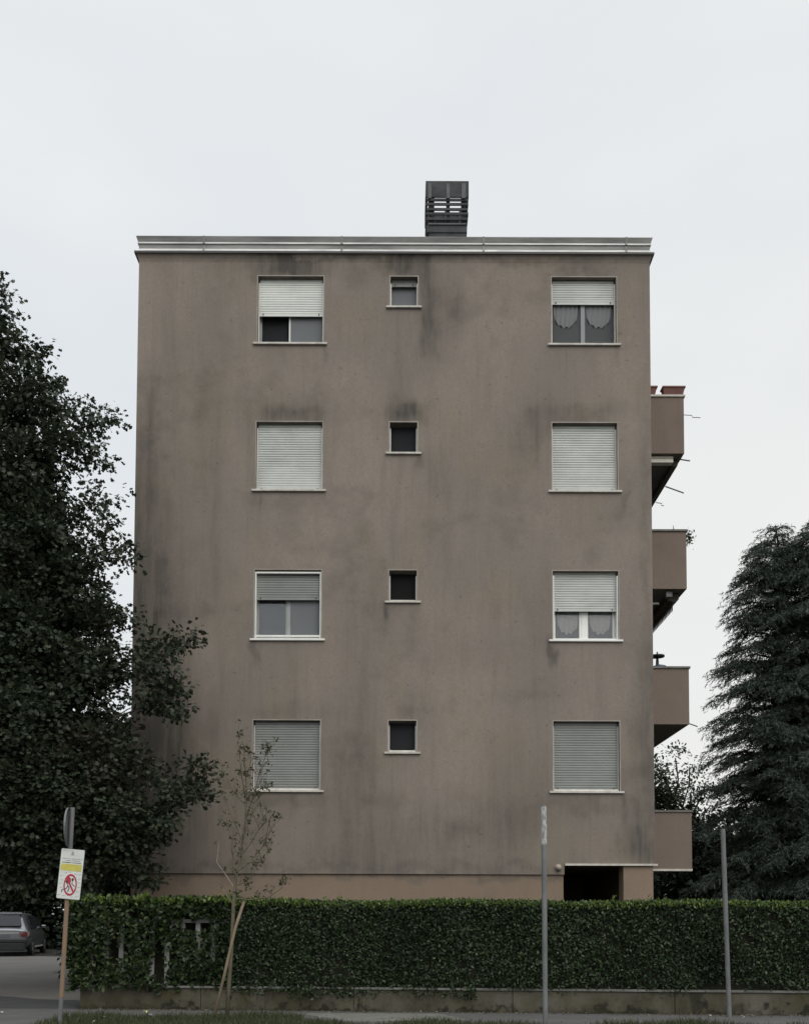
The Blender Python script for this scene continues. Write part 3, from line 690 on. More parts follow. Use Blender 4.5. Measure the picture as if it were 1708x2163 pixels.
# rolled awnings hung under the floors of the balconies
aw = MB(); z = 12.0
aw.box(XR + 0.02, 6.05, 21.0, 21.16, z - 0.16, z - 0.01); aw.box(XR + 0.02, 6.05, 20.985, 21.0, z - 0.075, z - 0.065)
aw.build('awning_case', M['cream'], b0, bevel=0.01)
aw = MB(); aw.prism([(6.10, 11.99), (6.24, 11.99), (6.2, 11.86), (6.08, 11.84)], 'y', 21.2, 26.5); aw.build('awning_roll', M['awning'], b0)
aw = MB(); z = 8.9
aw.box(XR + 0.02, 5.78, 21.3, 21.35, z - 0.22, z - 0.18); aw.build('awning_bar', M['cream'], b0)
aw = MB(); aw.prism([(5.95, z - 0.01), (6.2, z - 0.01), (6.2, z - 0.14), (6.1, z - 0.2), (5.95, z - 0.16)], 'y', 21.2, 26.5)
n = 46
for i in range(n):
    ya = 21.2 + 5.3 * i / n; yb = ya + 5.3 / n
    aw.add([(6.06, ya, z - 0.17), (6.06, yb, z - 0.17), (6.06, (ya + yb) / 2 + 0.03, z - 0.40), (6.06, (ya + yb) / 2 - 0.03, z - 0.40),
            (6.068, ya, z - 0.17), (6.068, yb, z - 0.17), (6.068, (ya + yb) / 2 + 0.03, z - 0.40), (6.068, (ya + yb) / 2 - 0.03, z - 0.40)],
           [(0,1,2,3), (7,6,5,4), (0,4,5,1), (1,5,6,2), (2,6,7,3), (3,7,4,0)])
aw.build('awning_valance', M['awning'], b0)
aw = MB(); aw.box(5.86, 6.0, 21.0, 21.12, z - 0.15, z - 0.02); aw.build('awning_motor', M['galv'], b0, bevel=0.01)
for (pts, rr, Y) in [([(1442, 876), (1460, 877), (1461, 881), (1478, 882)], 0.008, 21.3), ([(1436, 970), (1456, 973)], 0.016, 21.5),
                     ([(1404, 1027), (1443, 1041)], 0.016, 22.7), ([(1384, 1061), (1397, 1063), (1395, 1067), (1401, 1068)], 0.010, 23.6), ([(1452, 1527), (1472, 1534)], 0.014, 21.1)]:
    a = MB(); a.tube([at(x, y, Y) for x, y in pts], rr, 6); a.build('awning_arm', M['galv'], b0)

# ================================================================== THINGS ON THE BALCONIES
def planter(xa, xb, label):
    z0 = 13.36; m = MB(); y0 = BY0 - 0.05; h = 0.17; ins = 0.035
    vs = [(xa+ins,y0+ins,z0),(xb-ins,y0+ins,z0),(xb-ins,y0+.16,z0),(xa+ins,y0+.16,z0),(xa,y0,z0+h),(xb,y0,z0+h),(xb,y0+.2,z0+h),(xa,y0+.2,z0+h)]
    root = empty('flower_box', ((xa + xb) / 2, y0 + 0.1, z0), label, 'planter')
    m.add(vs, [(0,3,2,1),(0,1,5,4),(1,2,6,5),(2,3,7,6),(3,0,4,7),(4,5,6,7)]); m.build('tub', M['terracotta'], root)
    m = MB(); m.box(xa - .01, xb + .01, y0 - .01, y0, z0 + h - .03, z0 + h + .004); m.box(xa - .01, xb + .01, y0 + .2, y0 + .21, z0 + h - .03, z0 + h + .004)
    m.box(xa - .01, xa, y0, y0 + .2, z0 + h - .03, z0 + h + .004); m.box(xb, xb + .01, y0, y0 + .2, z0 + h - .03, z0 + h + .004); m.build('rim', M['terracotta'], root)
planter(5.79, 6.29, 'long red-brown flower box at the outer corner of the top balcony')
planter(5.18, 5.66, 'red-brown flower box close against the building wall on the top balcony')
# plant hanging out of the second balcony
pc = at(1452, 1135, 21.0)
root = empty('balcony_plant', (pc.x - 0.05, 21.05, pc.z + 0.1), 'small trailing green plant over the outer edge of the second balcony from top', 'plant')
n = 160; P = np.array(pc) + rng.normal(size=(n, 3)) * np.array([0.045, 0.06, 0.085])
leaves('foliage', P, rdir(n) + np.array([0.3, 0, -0.4]), rdir(n), 0.05 * (0.6 + 0.8 * rng.random(n)), T_OVAL, M['far_light'], root)
m = MB(); m.tube([(pc.x - 0.12, 21.02, pc.z + 0.14), (pc.x - 0.02, 21.0, pc.z + 0.12), (pc.x + 0.0, 21.0, pc.z - 0.1)], 0.006, 5); m.build('stem', M['sapbark'], root)
p = at(1421, 1118, 20.95)
m = MB(); m.tube([(p.x, 20.95, 10.25), (p.x, 20.95, 10.36)], 0.008, 6); m.tube([(p.x - 0.05, 20.95, 10.26), (p.x, 20.95, 10.29), (p.x + 0.05, 20.95, 10.26)], 0.007, 6)
tag(m.build('clothes_peg_hook', M['galv']), 'tiny metal hook clipped on the coping of the second balcony from top', 'hook')
p = at(1387, 1390, 21.8)
root = empty('patio_umbrella', (p.x, 21.8, 6.04), 'closed dark parasol in a blue base on the third balcony from top', 'parasol')
m = MB(); m.tube([(p.x, 21.8, 6.1), (p.x, 21.8, 7.72)], 0.018, 8); m.build('pole', M['galv_dark'], root)
m = MB(); m.tube([(p.x, 21.8, 6.9), (p.x, 21.8, 7.1), (p.x, 21.8, 7.5), (p.x, 21.8, 7.66)], [0.06, 0.05, 0.035, 0.02], 10); m.build('folded_canopy', M['black'], root, smooth=True)
m = MB(); m.tube([(p.x, 21.8, 7.60), (p.x, 21.8, 7.63), (p.x, 21.8, 7.645)], [0.17, 0.17, 0.05], 14); m.build('top_cap', M['black'], root)
m = MB(); m.tube([(p.x, 21.8, 6.04), (p.x, 21.8, 6.12), (p.x, 21.8, 6.16)], [0.22, 0.2, 0.08], 16); m.build('base', M['blueplastic'], root)
p2 = at(1396, 1403, 21.2)
m = MB(); m.tube([(p2.x - 0.05, 21.2, 6.04), (p2.x - 0.05, 21.2, 7.16), (p2.x - 0.05, 21.2, 7.22), (p2.x - 0.05, 21.2, 7.25)], [0.13, 0.16, 0.15, 0.06], 14)
tag(m.build('plastic_bin', M['blueplastic'], smooth=False), 'blue plastic bin showing over the third balcony beside the parasol', 'bin')

# ================================================================== FENCE, LOW WALL, HEDGES
ang = -math.atan(0.06)
def fr_(u, v, z):
    """u along the wall from its left corner, v back from its street face"""
    ca, sa = math.cos(ang), math.sin(ang)
    return (-5.42 + u * ca - v * sa, fy(-5.42) + u * sa + v * ca, z)
def fbox(mb, u0, u1, v0, v1, z0, z1):
    return mb.add([fr_(u0,v0,z0),fr_(u1,v0,z0),fr_(u1,v1,z0),fr_(u0,v1,z0),fr_(u0,v0,z1),fr_(u1,v0,z1),fr_(u1,v1,z1),fr_(u0,v1,z1)],
              [(0,3,2,1),(4,5,6,7),(0,1,5,4),(1,2,6,5),(2,3,7,6),(3,0,4,7)])
UL = 15.0
root = empty('low_wall', fr_(0, 0, 0), 'long mossy concrete low wall with coping under the hedges', 'wall')
m = MB()
us = [0, 2.05, 4.6, 7.2, 9.8, 12.4, UL]
for a, b in zip(us, us[1:]): fbox(m, a + (0.004 if a else 0), b - 0.004, 0, 0.25, -0.1, 0.355)
m.build('wall', M['concrete'], root, bevel=0.008)
for a, b in zip(us, us[1:]):
    m = MB(); fbox(m, a - (0.02 if not a else -0.003), b - 0.003, -0.03, 0.28, 0.357, 0.395); m.build('coping', M['coping'], root, bevel=0.008)
froot = empty('picket_fence', fr_(0, 0.14, 0.4), 'pale concrete picket fence overgrown by the hedges on the low wall', 'fence')
m = MB(); fbox(m, 0, UL, 0.10, 0.18, 1.44, 1.50); m.build('rail', M['picket'], froot, bevel=0.006)
u = 0.12; first = None
while u < UL:
    if first is None:
        m = MB(); fbox(m, u - 0.04, u + 0.04, 0.115, 0.165, 0.396, 1.438); first = m.build('picket', M['picket'], froot, bevel=0.006); u0_ = u
    else:
        c_ = first.copy(); COL.objects.link(c_); c_.parent = froot
        c_.location = Vector(first.location) + Vector((math.cos(ang), math.sin(ang), 0)) * (u - u0_)
    u += 0.262

def hedge(name, label, u0, u1, v0, v1, z0, z1, leaf, dens, material, holes=(), newtop=0.0, bottom=None, tm=T_OVAL, rough=0.05, thin=0.6):
    root = empty(name, fr_((u0 + u1) / 2, (v0 + v1) / 2, 0.4), label, 'hedge')
    A = dict(front=(u1 - u0) * (z1 - z0), top=(u1 - u0) * (v1 - v0), left=(v1 - v0) * (z1 - z0), back=(u1 - u0) * (z1 - z0))
    P = []; Nn = []
    def n2(a, b, s): return np.sin(a * 1.7 + s) * 0.5 + np.sin(a * 4.3 + b * 3.1 + 2 * s) * 0.3 + np.sin(b * 5.7 - a * 2.2 + s) * 0.3
    for side, area in A.items():
        n = int(area * dens * (0.35 if side == 'back' else 1.0))
        a = rng.random(n); b = rng.random(n); dp = np.abs(rng.normal(size=n)) * 0.055
        if side == 'front':
            U = u0 + a * (u1 - u0); Z = z0 + b * (z1 - z0); bul = n2(U, Z, 1) * rough
            V = v0 - bul + dp + 0.10 * np.clip((Z - (z1 - 0.12)) / 0.12, 0, 1) ** 2; nv = (0, -1, 0.15)
        elif side == 'back':
            U = u0 + a * (u1 - u0); Z = z0 + b * (z1 - z0); V = v1 - dp; nv = (0, 1, 0.15)
        elif side == 'top':
            U = u0 + a * (u1 - u0); V = v0 + 0.03 + b * (v1 - v0); Z = z1 - dp + n2(U, V * 2, 3) * 0.03; nv = (0, -0.15, 1)
        else:
            V = v0 + a * (v1 - v0); Z = z0 + b * (z1 - z0); U = u0 + dp - n2(V * 3, Z, 2) * rough; nv = (-1, 0, 0.15)
        pw = np.sin(U * 3.7 + 1.3 * np.sin(Z * 5 + U)) * np.sin(Z * 6.1 + 1.7 * np.sin(U * 2.9)) + 0.5 * np.sin(U * 9.1 + Z * 7.3)
        keep = rng.random(n) > np.clip((pw - 0.15) * thin, 0, 0.85) if side == 'front' else np.ones(n, bool)
        for (hu, hz, ru, rz_) in holes:
            q = ((U - hu) / ru) ** 2 + ((Z - hz) / rz_) ** 2 + 0.5 * (rng.random(n) - 0.5)
            keep &= ~((q < 1) & (V < v0 + 0.35)) if side == 'front' else keep
        if bottom is not None and side in ('front',):
            keep &= Z > bottom(U) + 0.05 * rng.normal(size=n)
        U, V, Z = U[keep], V[keep], Z[keep]
        pts = np.array([fr_(*t) for t in zip(U, V, Z)]) if len(U) else np.zeros((0, 3))
        P.append(pts); Nn.append(np.tile(np.array(nv, float), (len(pts), 1)))
    P = np.concatenate(P); Nn = np.concatenate(Nn); n = len(P)
    D = rdir(n) * 0.9 + Nn * 0.35 + np.array([0, 0, 0.1]); NN = Nn * 0.8 + rdir(n) * 0.8 + np.array([0, 0, 0.25])
    leaves('foliage', P, D, NN, leaf * (0.6 + 0.8 * rng.random(n)), tm, material, root)
    if newtop:
        n = int((u1 - u0) * newtop)
        U = u0 + rng.random(n) * (u1 - u0); kk = rng.random(n)
        V = v0 + rng.random(n) ** 1.6 * (v1 - v0); Z = z1 - 0.04 + rng.random(n) ** 2 * 0.065 + n2(U, V * 2, 3) * 0.03 - 0.07 * (kk < 0.3) * rng.random(n)
        V = np.where(kk < 0.3, v0 + 0.02 * rng.normal(size=n), V)
        dens_ok = (np.sin(U * 2.3) * .5 + np.sin(U * 5.1 + 1) * .4 + rng.random(n) * 1.4) > -0.35
        U, V, Z = U[dens_ok], V[dens_ok], Z[dens_ok]; n = len(U)
        P = np.array([fr_(*t) for t in zip(U, V, Z)])
        leaves('new_growth', P, rdir(n) * 0.6 + np.array([0, -0.15, 0.8]), rdir(n) + np.array([0, -0.6, 0.3]), leaf * 0.9 * (0.6 + 0.8 * rng.random(n)), tm, M['hedge_new'], root)
        # a few long shoots standing up out of the trimmed top
        SP = []
        for _ in range(int((u1 - u0) * 1.3)):
            uu = random.uniform(u0 + .1, u1); vv = random.uniform(v0, v0 + 0.35); hh = random.uniform(0.04, 0.13)
            for q in range(9): SP.append(fr_(uu + random.gauss(0, .015) + .02 * q / 9, vv, z1 + hh * q / 8))
        SP = np.array(SP); n = len(SP)
        leaves('shoots', SP, rdir(n) * .7 + np.array([0, 0, .8]), rdir(n) + np.array([0, -.5, .3]), leaf * (0.6 + 0.7 * rng.random(n)), tm, M['hedge_new'], root)
    # added solid dark core, standing in for the shaded inside
    m = MB(); segs = [(u0 + 0.1, u1 - 0.02)]
    for (hu, hz, ru, rz_) in sorted(holes):
        pass
    fbox(m, u0 + 0.12, u1 - 0.02, v0 + (0.42 if holes else 0.14), v1 - 0.06, 0.40, z1 - 0.08); m.build('dark_core', M['hedgecore'], root)
    return root
# laurel part on the left, thinner: the fence shows through
hedge('hedge', 'short laurel hedge beside the sign post, pale concrete pickets showing through its gaps', -0.14, 2.55, -0.10, 0.75, 0.30, 1.83, 0.085, 1300, M['hedge_a'],
      holes=[(1.36, 0.72, 0.15, 0.27), (0.62, 0.92, 0.11, 0.16), (1.98, 1.40, 0.22, 0.11)], newtop=190,
      bottom=lambda U: 0.36 + 0.05 * np.sin(U * 3) - 0.05 * (U < 0.3), rough=0.09, thin=0.9)
hb = hedge('hedge', 'long dense dark green clipped hedge along the low wall', 2.5, UL, -0.06, 0.75, 0.2, 1.80, 0.050, 2700, M['hedge_b'], newtop=420,
      bottom=lambda U: np.where(U < 6.6, 0.285 + 0.05 * np.sin(U * 2.6) - 0.04 * np.sin(U * 7), 0.43 + 0.035 * np.sin(U * 3.1)) + 0.06 * (U > 10.3), rough=0.05)

# ================================================================== TREES
def limb(mb, a, b, r0, r1, sag=0.0, n=6, jit=0.08):
    a, b = Vector(a), Vector(b); pts = []; rs = []
    for i in range(n + 1):
        t = i / n; p = a.lerp(b, t); p.z += sag * math.sin(math.pi * t)
        if 0 < i < n: p += Vector((random.uniform(-1, 1), random.uniform(-1, 1), random.uniform(-1, 1))) * jit
        pts.append(p); rs.append(r0 + (r1 - r0) * t)
    mb.tube(pts, rs, 7); return pts

# -- the big oak left of the building
OX, OY = -9.8, 18.6
root = empty('oak_tree', (OX, OY, 0), 'tall dense dark oak overhanging the left side of the building', 'tree')
oak = []
SHR = 0.9
def ob(x, y, r, de, Y, ry=None):
    p = at(x, y, Y); s = Y / 2000; oak.append((p.x, p.y, p.z, r * s * SHR, max(0.5, (ry or r) * s), r * s * 0.92 * SHR, de))
for (x, y, r, de, Y) in [
    (-30, 700, 55, .8, 18.2), (3, 655, 18, .9, 18.2), (0, 740, 60, .9, 18.0), (50, 725, 26, .9, 18.2), (95, 790, 34, .7, 18.0), (40, 850, 85, 1, 18.0),
    (130, 860, 40, .8, 17.9), (175, 880, 36, .7, 18.2), (214, 872, 28, .8, 18.0), (6, 622, 12, 1, 18.2), (120, 960, 75, .85, 18.0), (205, 950, 42, .7, 18.0), (20, 1000, 110, 1, 17.6),
    (216, 1040, 30, .7, 18.1), (150, 1060, 60, .8, 18.3), (214, 1100, 36, .8, 18.2), (80, 1120, 90, 1, 17.6), (205, 1170, 50, .75, 18.0), (262, 1170, 20, .7, 17.9),
    (120, 1230, 100, .9, 17.8), (0, 1200, 130, 1, 17.5), (235, 1265, 38, .9, 18.0), (265, 1310, 22, .7, 18.2), (180, 1330, 70, .9, 17.9), (60, 1360, 130, 1, 17.4),
    (250, 1400, 50, .9, 17.9), (330, 1385, 52, .95, 17.6), (385, 1345, 28, .9, 17.6), (360, 1440, 32, .9, 17.6), (330, 1470, 46, .9, 17.7), (362, 1490, 22, .8, 17.6),
    (180, 1450, 90, 1, 17.7), (40, 1520, 140, 1, 17.3), (236, 1540, 60, .55, 18.0), (200, 1600, 90, .9, 17.6), (300, 1620, 55, .8, 17.8),
    (370, 1650, 48, .9, 17.6), (415, 1625, 20, .8, 17.5), (415, 1680, 22, .8, 17.5), (350, 1720, 45, .9, 17.6), (300, 1740, 62, 1, 17.7), (120, 1660, 120, 1, 17.3),
    (30, 1700, 130, 1, 17.2), (230, 1720, 90, 1, 17.5), (260, 1810, 62, 1, 17.8), (150, 1800, 90, 1, 17.6), (50, 1810, 90, .9, 17.6), (300, 1850, 34, .9, 18.3)]:
    ob(x, y, r, de, Y)
# the rest of the crown, beyond the frame and behind
for (dx, dy, z, r) in [(0, 1.0, 12.5, 1.6), (-1.8, 0, 11, 2.2), (0, 2.5, 10, 2.3), (-2.8, 0.5, 7.5, 2.5), (-0.5, 3.0, 6.5, 2.4), (1.5, 2.2, 8, 1.7), (-2.5, -1.5, 5, 2.2), (1.0, 2.5, 4, 1.8), (-0.5, -1.5, 9, 1.9), (-0.5, -2, 5.5, 2)]:
    oak.append((OX + dx, OY + dy, z, r, r, r * 0.85, 0.22))
P, D, N_, S = clump_crown(oak, 0.098, 1900, 0.14, 34)
ok = (P[:, 2] > 1.7) & ~((P[:, 1] > 19.25) & (P[:, 0] > -5.75))
# natural openings where the sky shows
for (x, y, rx, ry) in [(258, 960, 18, 20), (262, 1060, 14, 14), (222, 1020, 22, 12), (160, 1120, 24, 14), (60, 905, 18, 10), (75, 1030, 8, 14), (170, 1350, 22, 14), (272, 1255, 20, 22), (274, 1345, 14, 22), (150, 1020, 16, 14),
                        (280, 1470, 10, 22), (285, 1560, 10, 24), (110, 1255, 10, 8), (205, 985, 14, 8), (240, 1135, 14, 10)]:
    c0 = np.array(at(x, y, 18.0)); s = 18 / 2000 * 1.45
    ok &= (((P[:, 0] - c0[0]) / (rx * s)) ** 2 + ((P[:, 2] - c0[2]) / (ry * s)) ** 2) > (0.5 + 1.0 * rng.random(len(P)))
leaves('crown', P[ok], D[ok], N_[ok], S[ok], T_OAK, M['oak'], root)
m = MB(); tr_ = limb(m, (OX, OY, -0.1), (OX + 0.3, OY, 6), 0.34, 0.24); limb(m, (OX + 0.3, OY, 6), (OX + 0.2, OY, 13.5), 0.24, 0.04)
m.build('trunk', M['bark'], root, smooth=True)
m = MB()
for (x, y, r, de, Y) in [(60, 1250, 0, 0, 17.8), (225, 1100, 0, 0, 18.2), (220, 900, 0, 0, 18.1), (130, 820, 0, 0, 18), (380, 1360, 0, 0, 17.6), (360, 1480, 0, 0, 17.6), (420, 1650, 0, 0, 17.5), (330, 1740, 0, 0, 17.6), (270, 1300, 0, 0, 18), (200, 1330, 0, 0, 18), (20, 700, 0, 0, 18.2), (250, 1820, 0, 0, 17.8)]:
    e_ = at(x, y, Y); zz = max(2.5, min(12, e_.z - 1.2 - 0.25 * (e_.x - OX)))
    e_ = e_ - Vector((0.45, 0, 0.1)); pts = limb(m, (OX + 0.25, OY, zz), e_, 0.085, 0.012, 0.25, 7, 0.10)
    for q in pts[2:-1]:
        for _ in range(3): limb(m, q, q + Vector((random.uniform(-.2, .4), random.uniform(-.4, .4), random.uniform(-.3, .4))), 0.018, 0.004, 0, 3, 0.03)
m.build('branches', M['bark'], root)
pc = at(210, 1300, 18.3); n = 90
leaves('pale_leaf_cluster', np.array(pc) + rng.normal(size=(n, 3)) * np.array([.07, .08, .11]), rdir(n) + np.array([0, 0, -.5]), rdir(n) + np.array([0, -1, 0]), 0.13 * (0.6 + 0.7 * rng.random(n)), T_OAK, M['paleleaf'], root)

# -- cedars on the right
def cedar(X, Y, H, Rr, label, seed, thin=1.0):
    global rng
    rn = random.Random(seed); root = empty('cedar_tree', (X, Y, 0), label, 'tree', 'cedars beyond the hedge')
    P = []; D = []; tm = MB(); bm = MB()
    tm.tube([(X, Y, -0.1), (X, Y, H * 0.5), (X + 0.1, Y, H - 0.4), (X + 0.02, Y, H)], [0.3, 0.17, 0.035, 0.012], 8); tm.build('trunk', M['bark'], root, smooth=True)
    z = 0.9
    while z < H - 0.15:
        t = z / H; L0 = Rr * (1 - t) ** 0.40 * (0.85 + 0.15 * math.sin(z * 5.3 + seed) * math.sin(z * 2.1))
        nb = 9 if t < 0.7 else (7 if t < 0.9 else 6)
        a0 = rn.uniform(0, 6.28)
        for b in range(nb):
            az = a0 + 6.283 * b / nb + rn.uniform(-.3, .3); L_ = max(0.2, min(L0, Rr * ((1 - t) * 4.5 + 0.03)) * rn.uniform(0.68, 1.22)); zz = z + rn.uniform(-.15, .15)
            rise = 0.2 * L_ * rn.uniform(-0.2, 1.7); drop = 0.24 * L_ * rn.uniform(.3, 1.4) + 0.05; bend = rn.uniform(-.25, .25)
            ns = max(4, int(L_ / 0.085)); pts = []
            for i in range(ns + 1):
                s = i / ns; pts.append(np.array([X + math.cos(az + bend * s) * L_ * s, Y + math.sin(az + bend * s) * L_ * s, zz + rise * math.sin(s * 2.2) - drop * s ** 3]))
            bm.tube([pts[0], pts[ns // 2], pts[-1]], [0.03, 0.018, 0.005], 5, cap=False)
            # visible half keeps all its twigs; the half turned away gets fewer
            back = math.sin(az) > 0.35
            for i in range(max(1, int(ns * 0.12)), ns + 1):
                s = i / ns
                for sd in (-1, 1, rn.choice((-1, 1))):
                    if back and rn.random() < 0.6: continue
                    tl = (0.16 + 0.38 * (1 - abs(s - 0.5))) * rn.uniform(0.6, 1.2) * (0.6 + 0.4 * min(1, L_))
                    az2 = az + sd * rn.uniform(0.15, 1.35)
                    k = max(6, int(tl / 0.014)); uu = np.linspace(0, 1, k)
                    base = pts[i]
                    px_ = base[None] + np.stack([np.cos(az2) * tl * uu, np.sin(az2) * tl * uu, 0.02 * uu - (0.15 + 0.6 * rn.random()) * tl * uu ** 1.8], 1)
                    dv = np.stack([np.full(k, math.cos(az2)), np.full(k, math.sin(az2)), -0.4 - 0.9 * uu], 1) + rng.normal(size=(k, 3)) * 0.8
                    loose = (rng.random((k, 1)) < 0.25) * rng.normal(size=(k, 3)) * 0.035
                    P.append(px_ + loose + rng.normal(size=(1, 3)) * 0.035); D.append(dv)
        z += 0.27 if t < 0.75 else 0.2
    P = np.concatenate(P); D = np.concatenate(D); n = len(P)
    keep = rng.random(n) < thin; P, D = P[keep], D[keep]; n = len(P)
    leaves('crown', P, D, rdir(n), 0.085 * (0.6 + 0.8 * rng.random(n)), T_NEEDLE, M['cedar'], root)
    bm.build('branches', M['bark'], root)
    return root
tp = at(1628, 1108, 25.0); cedar(tp.x + 0.15, 25.2, tp.z, 2.6, 'drooping dark cedar nearest the balconies on the right', 5)
tp2 = at(1712, 1095, 24.4); cedar(tp2.x + 0.3, 24.6, tp2.z + 0.05, 2.6, 'drooping dark cedar cut by the right edge of the photo', 8)

# -- looser and background trees
def leafy(label, X, Y, blobs, leaf, per, mt, tr=0.14, name='leafy_tree', group=None, clump=0.3, th=3.0):
    root = empty(name, (X, Y, 0), label, 'tree', group)
    P, D, N_, S = clump_crown(blobs, leaf, per, clump, 18); ok = P[:, 2] > 0.05
    leaves('crown', P[ok], D[ok], N_[ok], S[ok], T_OVAL if leaf < 0.15 else T_DIAM, mt, root)
    m = MB(); limb(m, (X, Y, -0.1), (X, Y, th), tr, tr * 0.6); top = Vector((X, Y, th))
    for b in blobs[:14]: limb(m, top, b[:3], tr * 0.4, 0.02, 0.2, 5, 0.1)
    m.build('trunk', M['bark'], root); return root
def bl(lst, Y, ry=1.0):
    out = []
    for (x, y, r, de) in lst:
        p = at(x, y, Y); s = Y / 2000; out.append((p.x, p.y, p.z, r * s, r * s * ry, r * s, de))
    return out
p = at(1430, 1900, 31)
leafy('loose leafy tree between the lowest balconies and the cedars', p.x, 31, bl([(1395, 1625, 30, .8), (1425, 1600, 26, .5), (1455, 1620, 18, .35), (1410, 1670, 42, 1), (1460, 1680, 30, .4), (1490, 1650, 22, .3), (1500, 1700, 30, .4), (1480, 1745, 40, .7), (1420, 1730, 40, 1), (1410, 1800, 60, 1), (1480, 1830, 60, 1.2), (1380, 1700, 50, 1), (1370, 1640, 34, 1)], 31), 0.11, 900, M['far_light'], clump=0.2)
rows = [(-26, 43), (-21.5, 45.5), (-17.5, 44), (-13.6, 46.5), (-10.4, 43.5)]
labs = ['dark leafy tree far behind the parked car, left of all', 'dark leafy tree straight behind the parked car roof', 'dark leafy tree behind the front of the parked car', 'dark tree in the far gap between car and sign post', 'dark far tree partly hidden by hedge end and building corner']
for (X, Y), lb in zip(rows, labs):
    B = [(X + random.uniform(-1.8, 1.8), Y + random.uniform(-1.2, 1.2), (0.9 + 0.62 * q_) , random.uniform(1.7, 2.4), 1.7, random.uniform(1.3, 1.9), 1) for q_ in range(16)] + [(X - 1.2, Y, .7, 1.6, 1.2, 1.1, 1.3), (X + 1.2, Y, .7, 1.6, 1.2, 1.1, 1.3)]
    leafy(lb, X, Y, B, 0.30, 95, M['far'], 0.2, group='far trees behind the parked car')
X, Y = -13.3, 38.8
leafy('slim dark trunk tree standing just beyond the parked car', X, Y, [(X + random.uniform(-1.2, 1.2), Y + random.uniform(-1, 1), random.uniform(3.4, 7), 1.2, 1.2, 0.9, 1) for _ in range(9)], 0.22, 110, M['far'], 0.16, th=3.4)
rows = [(9.6, 29.5), (12.6, 30), (7.6, 34), (15.2, 29.5)]
labs = ['dark evergreen shrub mass low behind the nearer cedar', 'dark evergreen shrub mass low behind the second cedar', 'dark shrub seen under the lowest balcony', 'dark evergreen shrub mass low at the far right edge']
for (X, Y), lb in zip(rows, labs):
    B = [(X + random.uniform(-1.4, 1.4), Y + random.uniform(-.8, .8), random.uniform(0.4, 4.0), random.uniform(1.0, 1.5), 1.2, random.uniform(.9, 1.3), 1) for _ in range(13)]
    if 'lowest' in lb: B += [(7.2 + 0.55 * q_, 28.5, 0.6 + 1.1 * (q_ % 3), 0.95, 0.8, 0.9, 1.5) for q_ in range(7)]
    leafy(lb, X, Y, B, 0.2, 190, M['far'], 0.12, name='evergreen_shrub', group='dark shrubs under the cedars', th=1.5)
# clipped garden shrubs closing the view under the oak
for (X, Y, lb) in [(-6.6, 23.5, 'dark shrub by the left corner of the building behind the oak'), (-7.6, 27.5, 'dark shrub further back along the left side of the building')]:
    B = [(X + random.uniform(-.7, .5), Y + random.uniform(-.8, .8), random.uniform(0.3, 3.2), 0.9, .9, .9, 1) for _ in range(9)]
    leafy(lb, X, Y, B, 0.13, 260, M['oak'], 0.08, name='garden_shrub', group='shrubs under the oak', th=1.2)

# -- the staked sapling
SY = 15.0
def sp(cx, cy, Y=SY): return at(405.5 + cx * .3047, 1503.6 + cy * .3047, Y)
root = empty('sapling', sp(245, 2100), 'thin young street tree with sparse leaves in front of the hedge', 'tree')
m = MB(); T = [(243, 2115, 0), (260, 1850, 0), (280, 1550, 0), (290, 1300, 0), (310, 1110, 0), (340, 1000, .02), (350, 900, .03), (370, 760, 0), (375, 600, 0), (375, 450, 0), (365, 350, 0), (363, 240, 0)]
pts = [sp(a, b, SY + c) for a, b, c in T]; pts[0].z = -0.03
m.tube(pts, [.034, .032, .03, .028, .024, .02, .018, .015, .013, .010, .008, .006], 8)
m.build('trunk', M['sapbark'], root, smooth=True)
BR = [[(310, 1110), (400, 1040), (500, 920), (560, 790), (630, 720)], [(340, 1000), (400, 920), (465, 810), (440, 740)], [(350, 900), (380, 790), (430, 680), (490, 590)],
      [(370, 760), (440, 540), (475, 400), (520, 280), (530, 220)], [(375, 600), (345, 450), (335, 330), (320, 210), (325, 150)], [(350, 900), (300, 770), (250, 660), (210, 560)],
      [(372, 640), (320, 590), (270, 520), (225, 420), (185, 340)], [(300, 1080), (275, 950), (285, 850), (290, 800)], [(290, 1290), (400, 1300), (540, 1280), (620, 1220), (635, 1150)],
      [(465, 810), (510, 760), (520, 740)], [(500, 920), (530, 790), (545, 720)], [(375, 450), (400, 380), (410, 300)], [(475, 400), (510, 350), (540, 340)], [(430, 560), (500, 440)], [(370, 700), (430, 720), (465, 800)],
      [(375, 600), (440, 560), (520, 490)], [(345, 990), (370, 960), (385, 900)], [(320, 1200), (380, 1170), (420, 1130)], [(400, 1040), (470, 1040), (515, 1020)], [(500, 900), (530, 950), (520, 990)], [(375, 600), (430, 630), (470, 590)]]
m = MB(); tips = []
for i, b in enumerate(BR):
    off = random.uniform(-.35, .35)
    q = [sp(a, c, SY + off * k / (len(b) - 1)) for k, (a, c) in enumerate(b)]
    m.tube(q, [0.0115 + (0.0045 - 0.0115) * k / (len(b) - 1) for k in range(len(b))], 5); tips += q[1:]
TW = []
srn = random.Random(31)
for b in BR + [[(a, c) for a, c, _ in T[4:]]]:
    for (a0, c0), (a1, c1) in zip(b, b[1:]):
        for _ in range(srn.choice((1, 1, 2))):
            t = srn.random(); x_, y_ = a0 + (a1 - a0) * t, c0 + (c1 - c0) * t; yo = SY + srn.uniform(-.1, .1)
            dx, dy = srn.uniform(-55, 55), -srn.uniform(35, 105)
            q = [sp(x_, y_, SY), sp(x_ + dx * .6, y_ + dy * .45, yo), sp(x_ + dx, y_ + dy, yo)]
            m.tube(q, [0.005, 0.004, 0.0025], 4); TW.append(q)
m.build('branches', M['sapbark'], root)
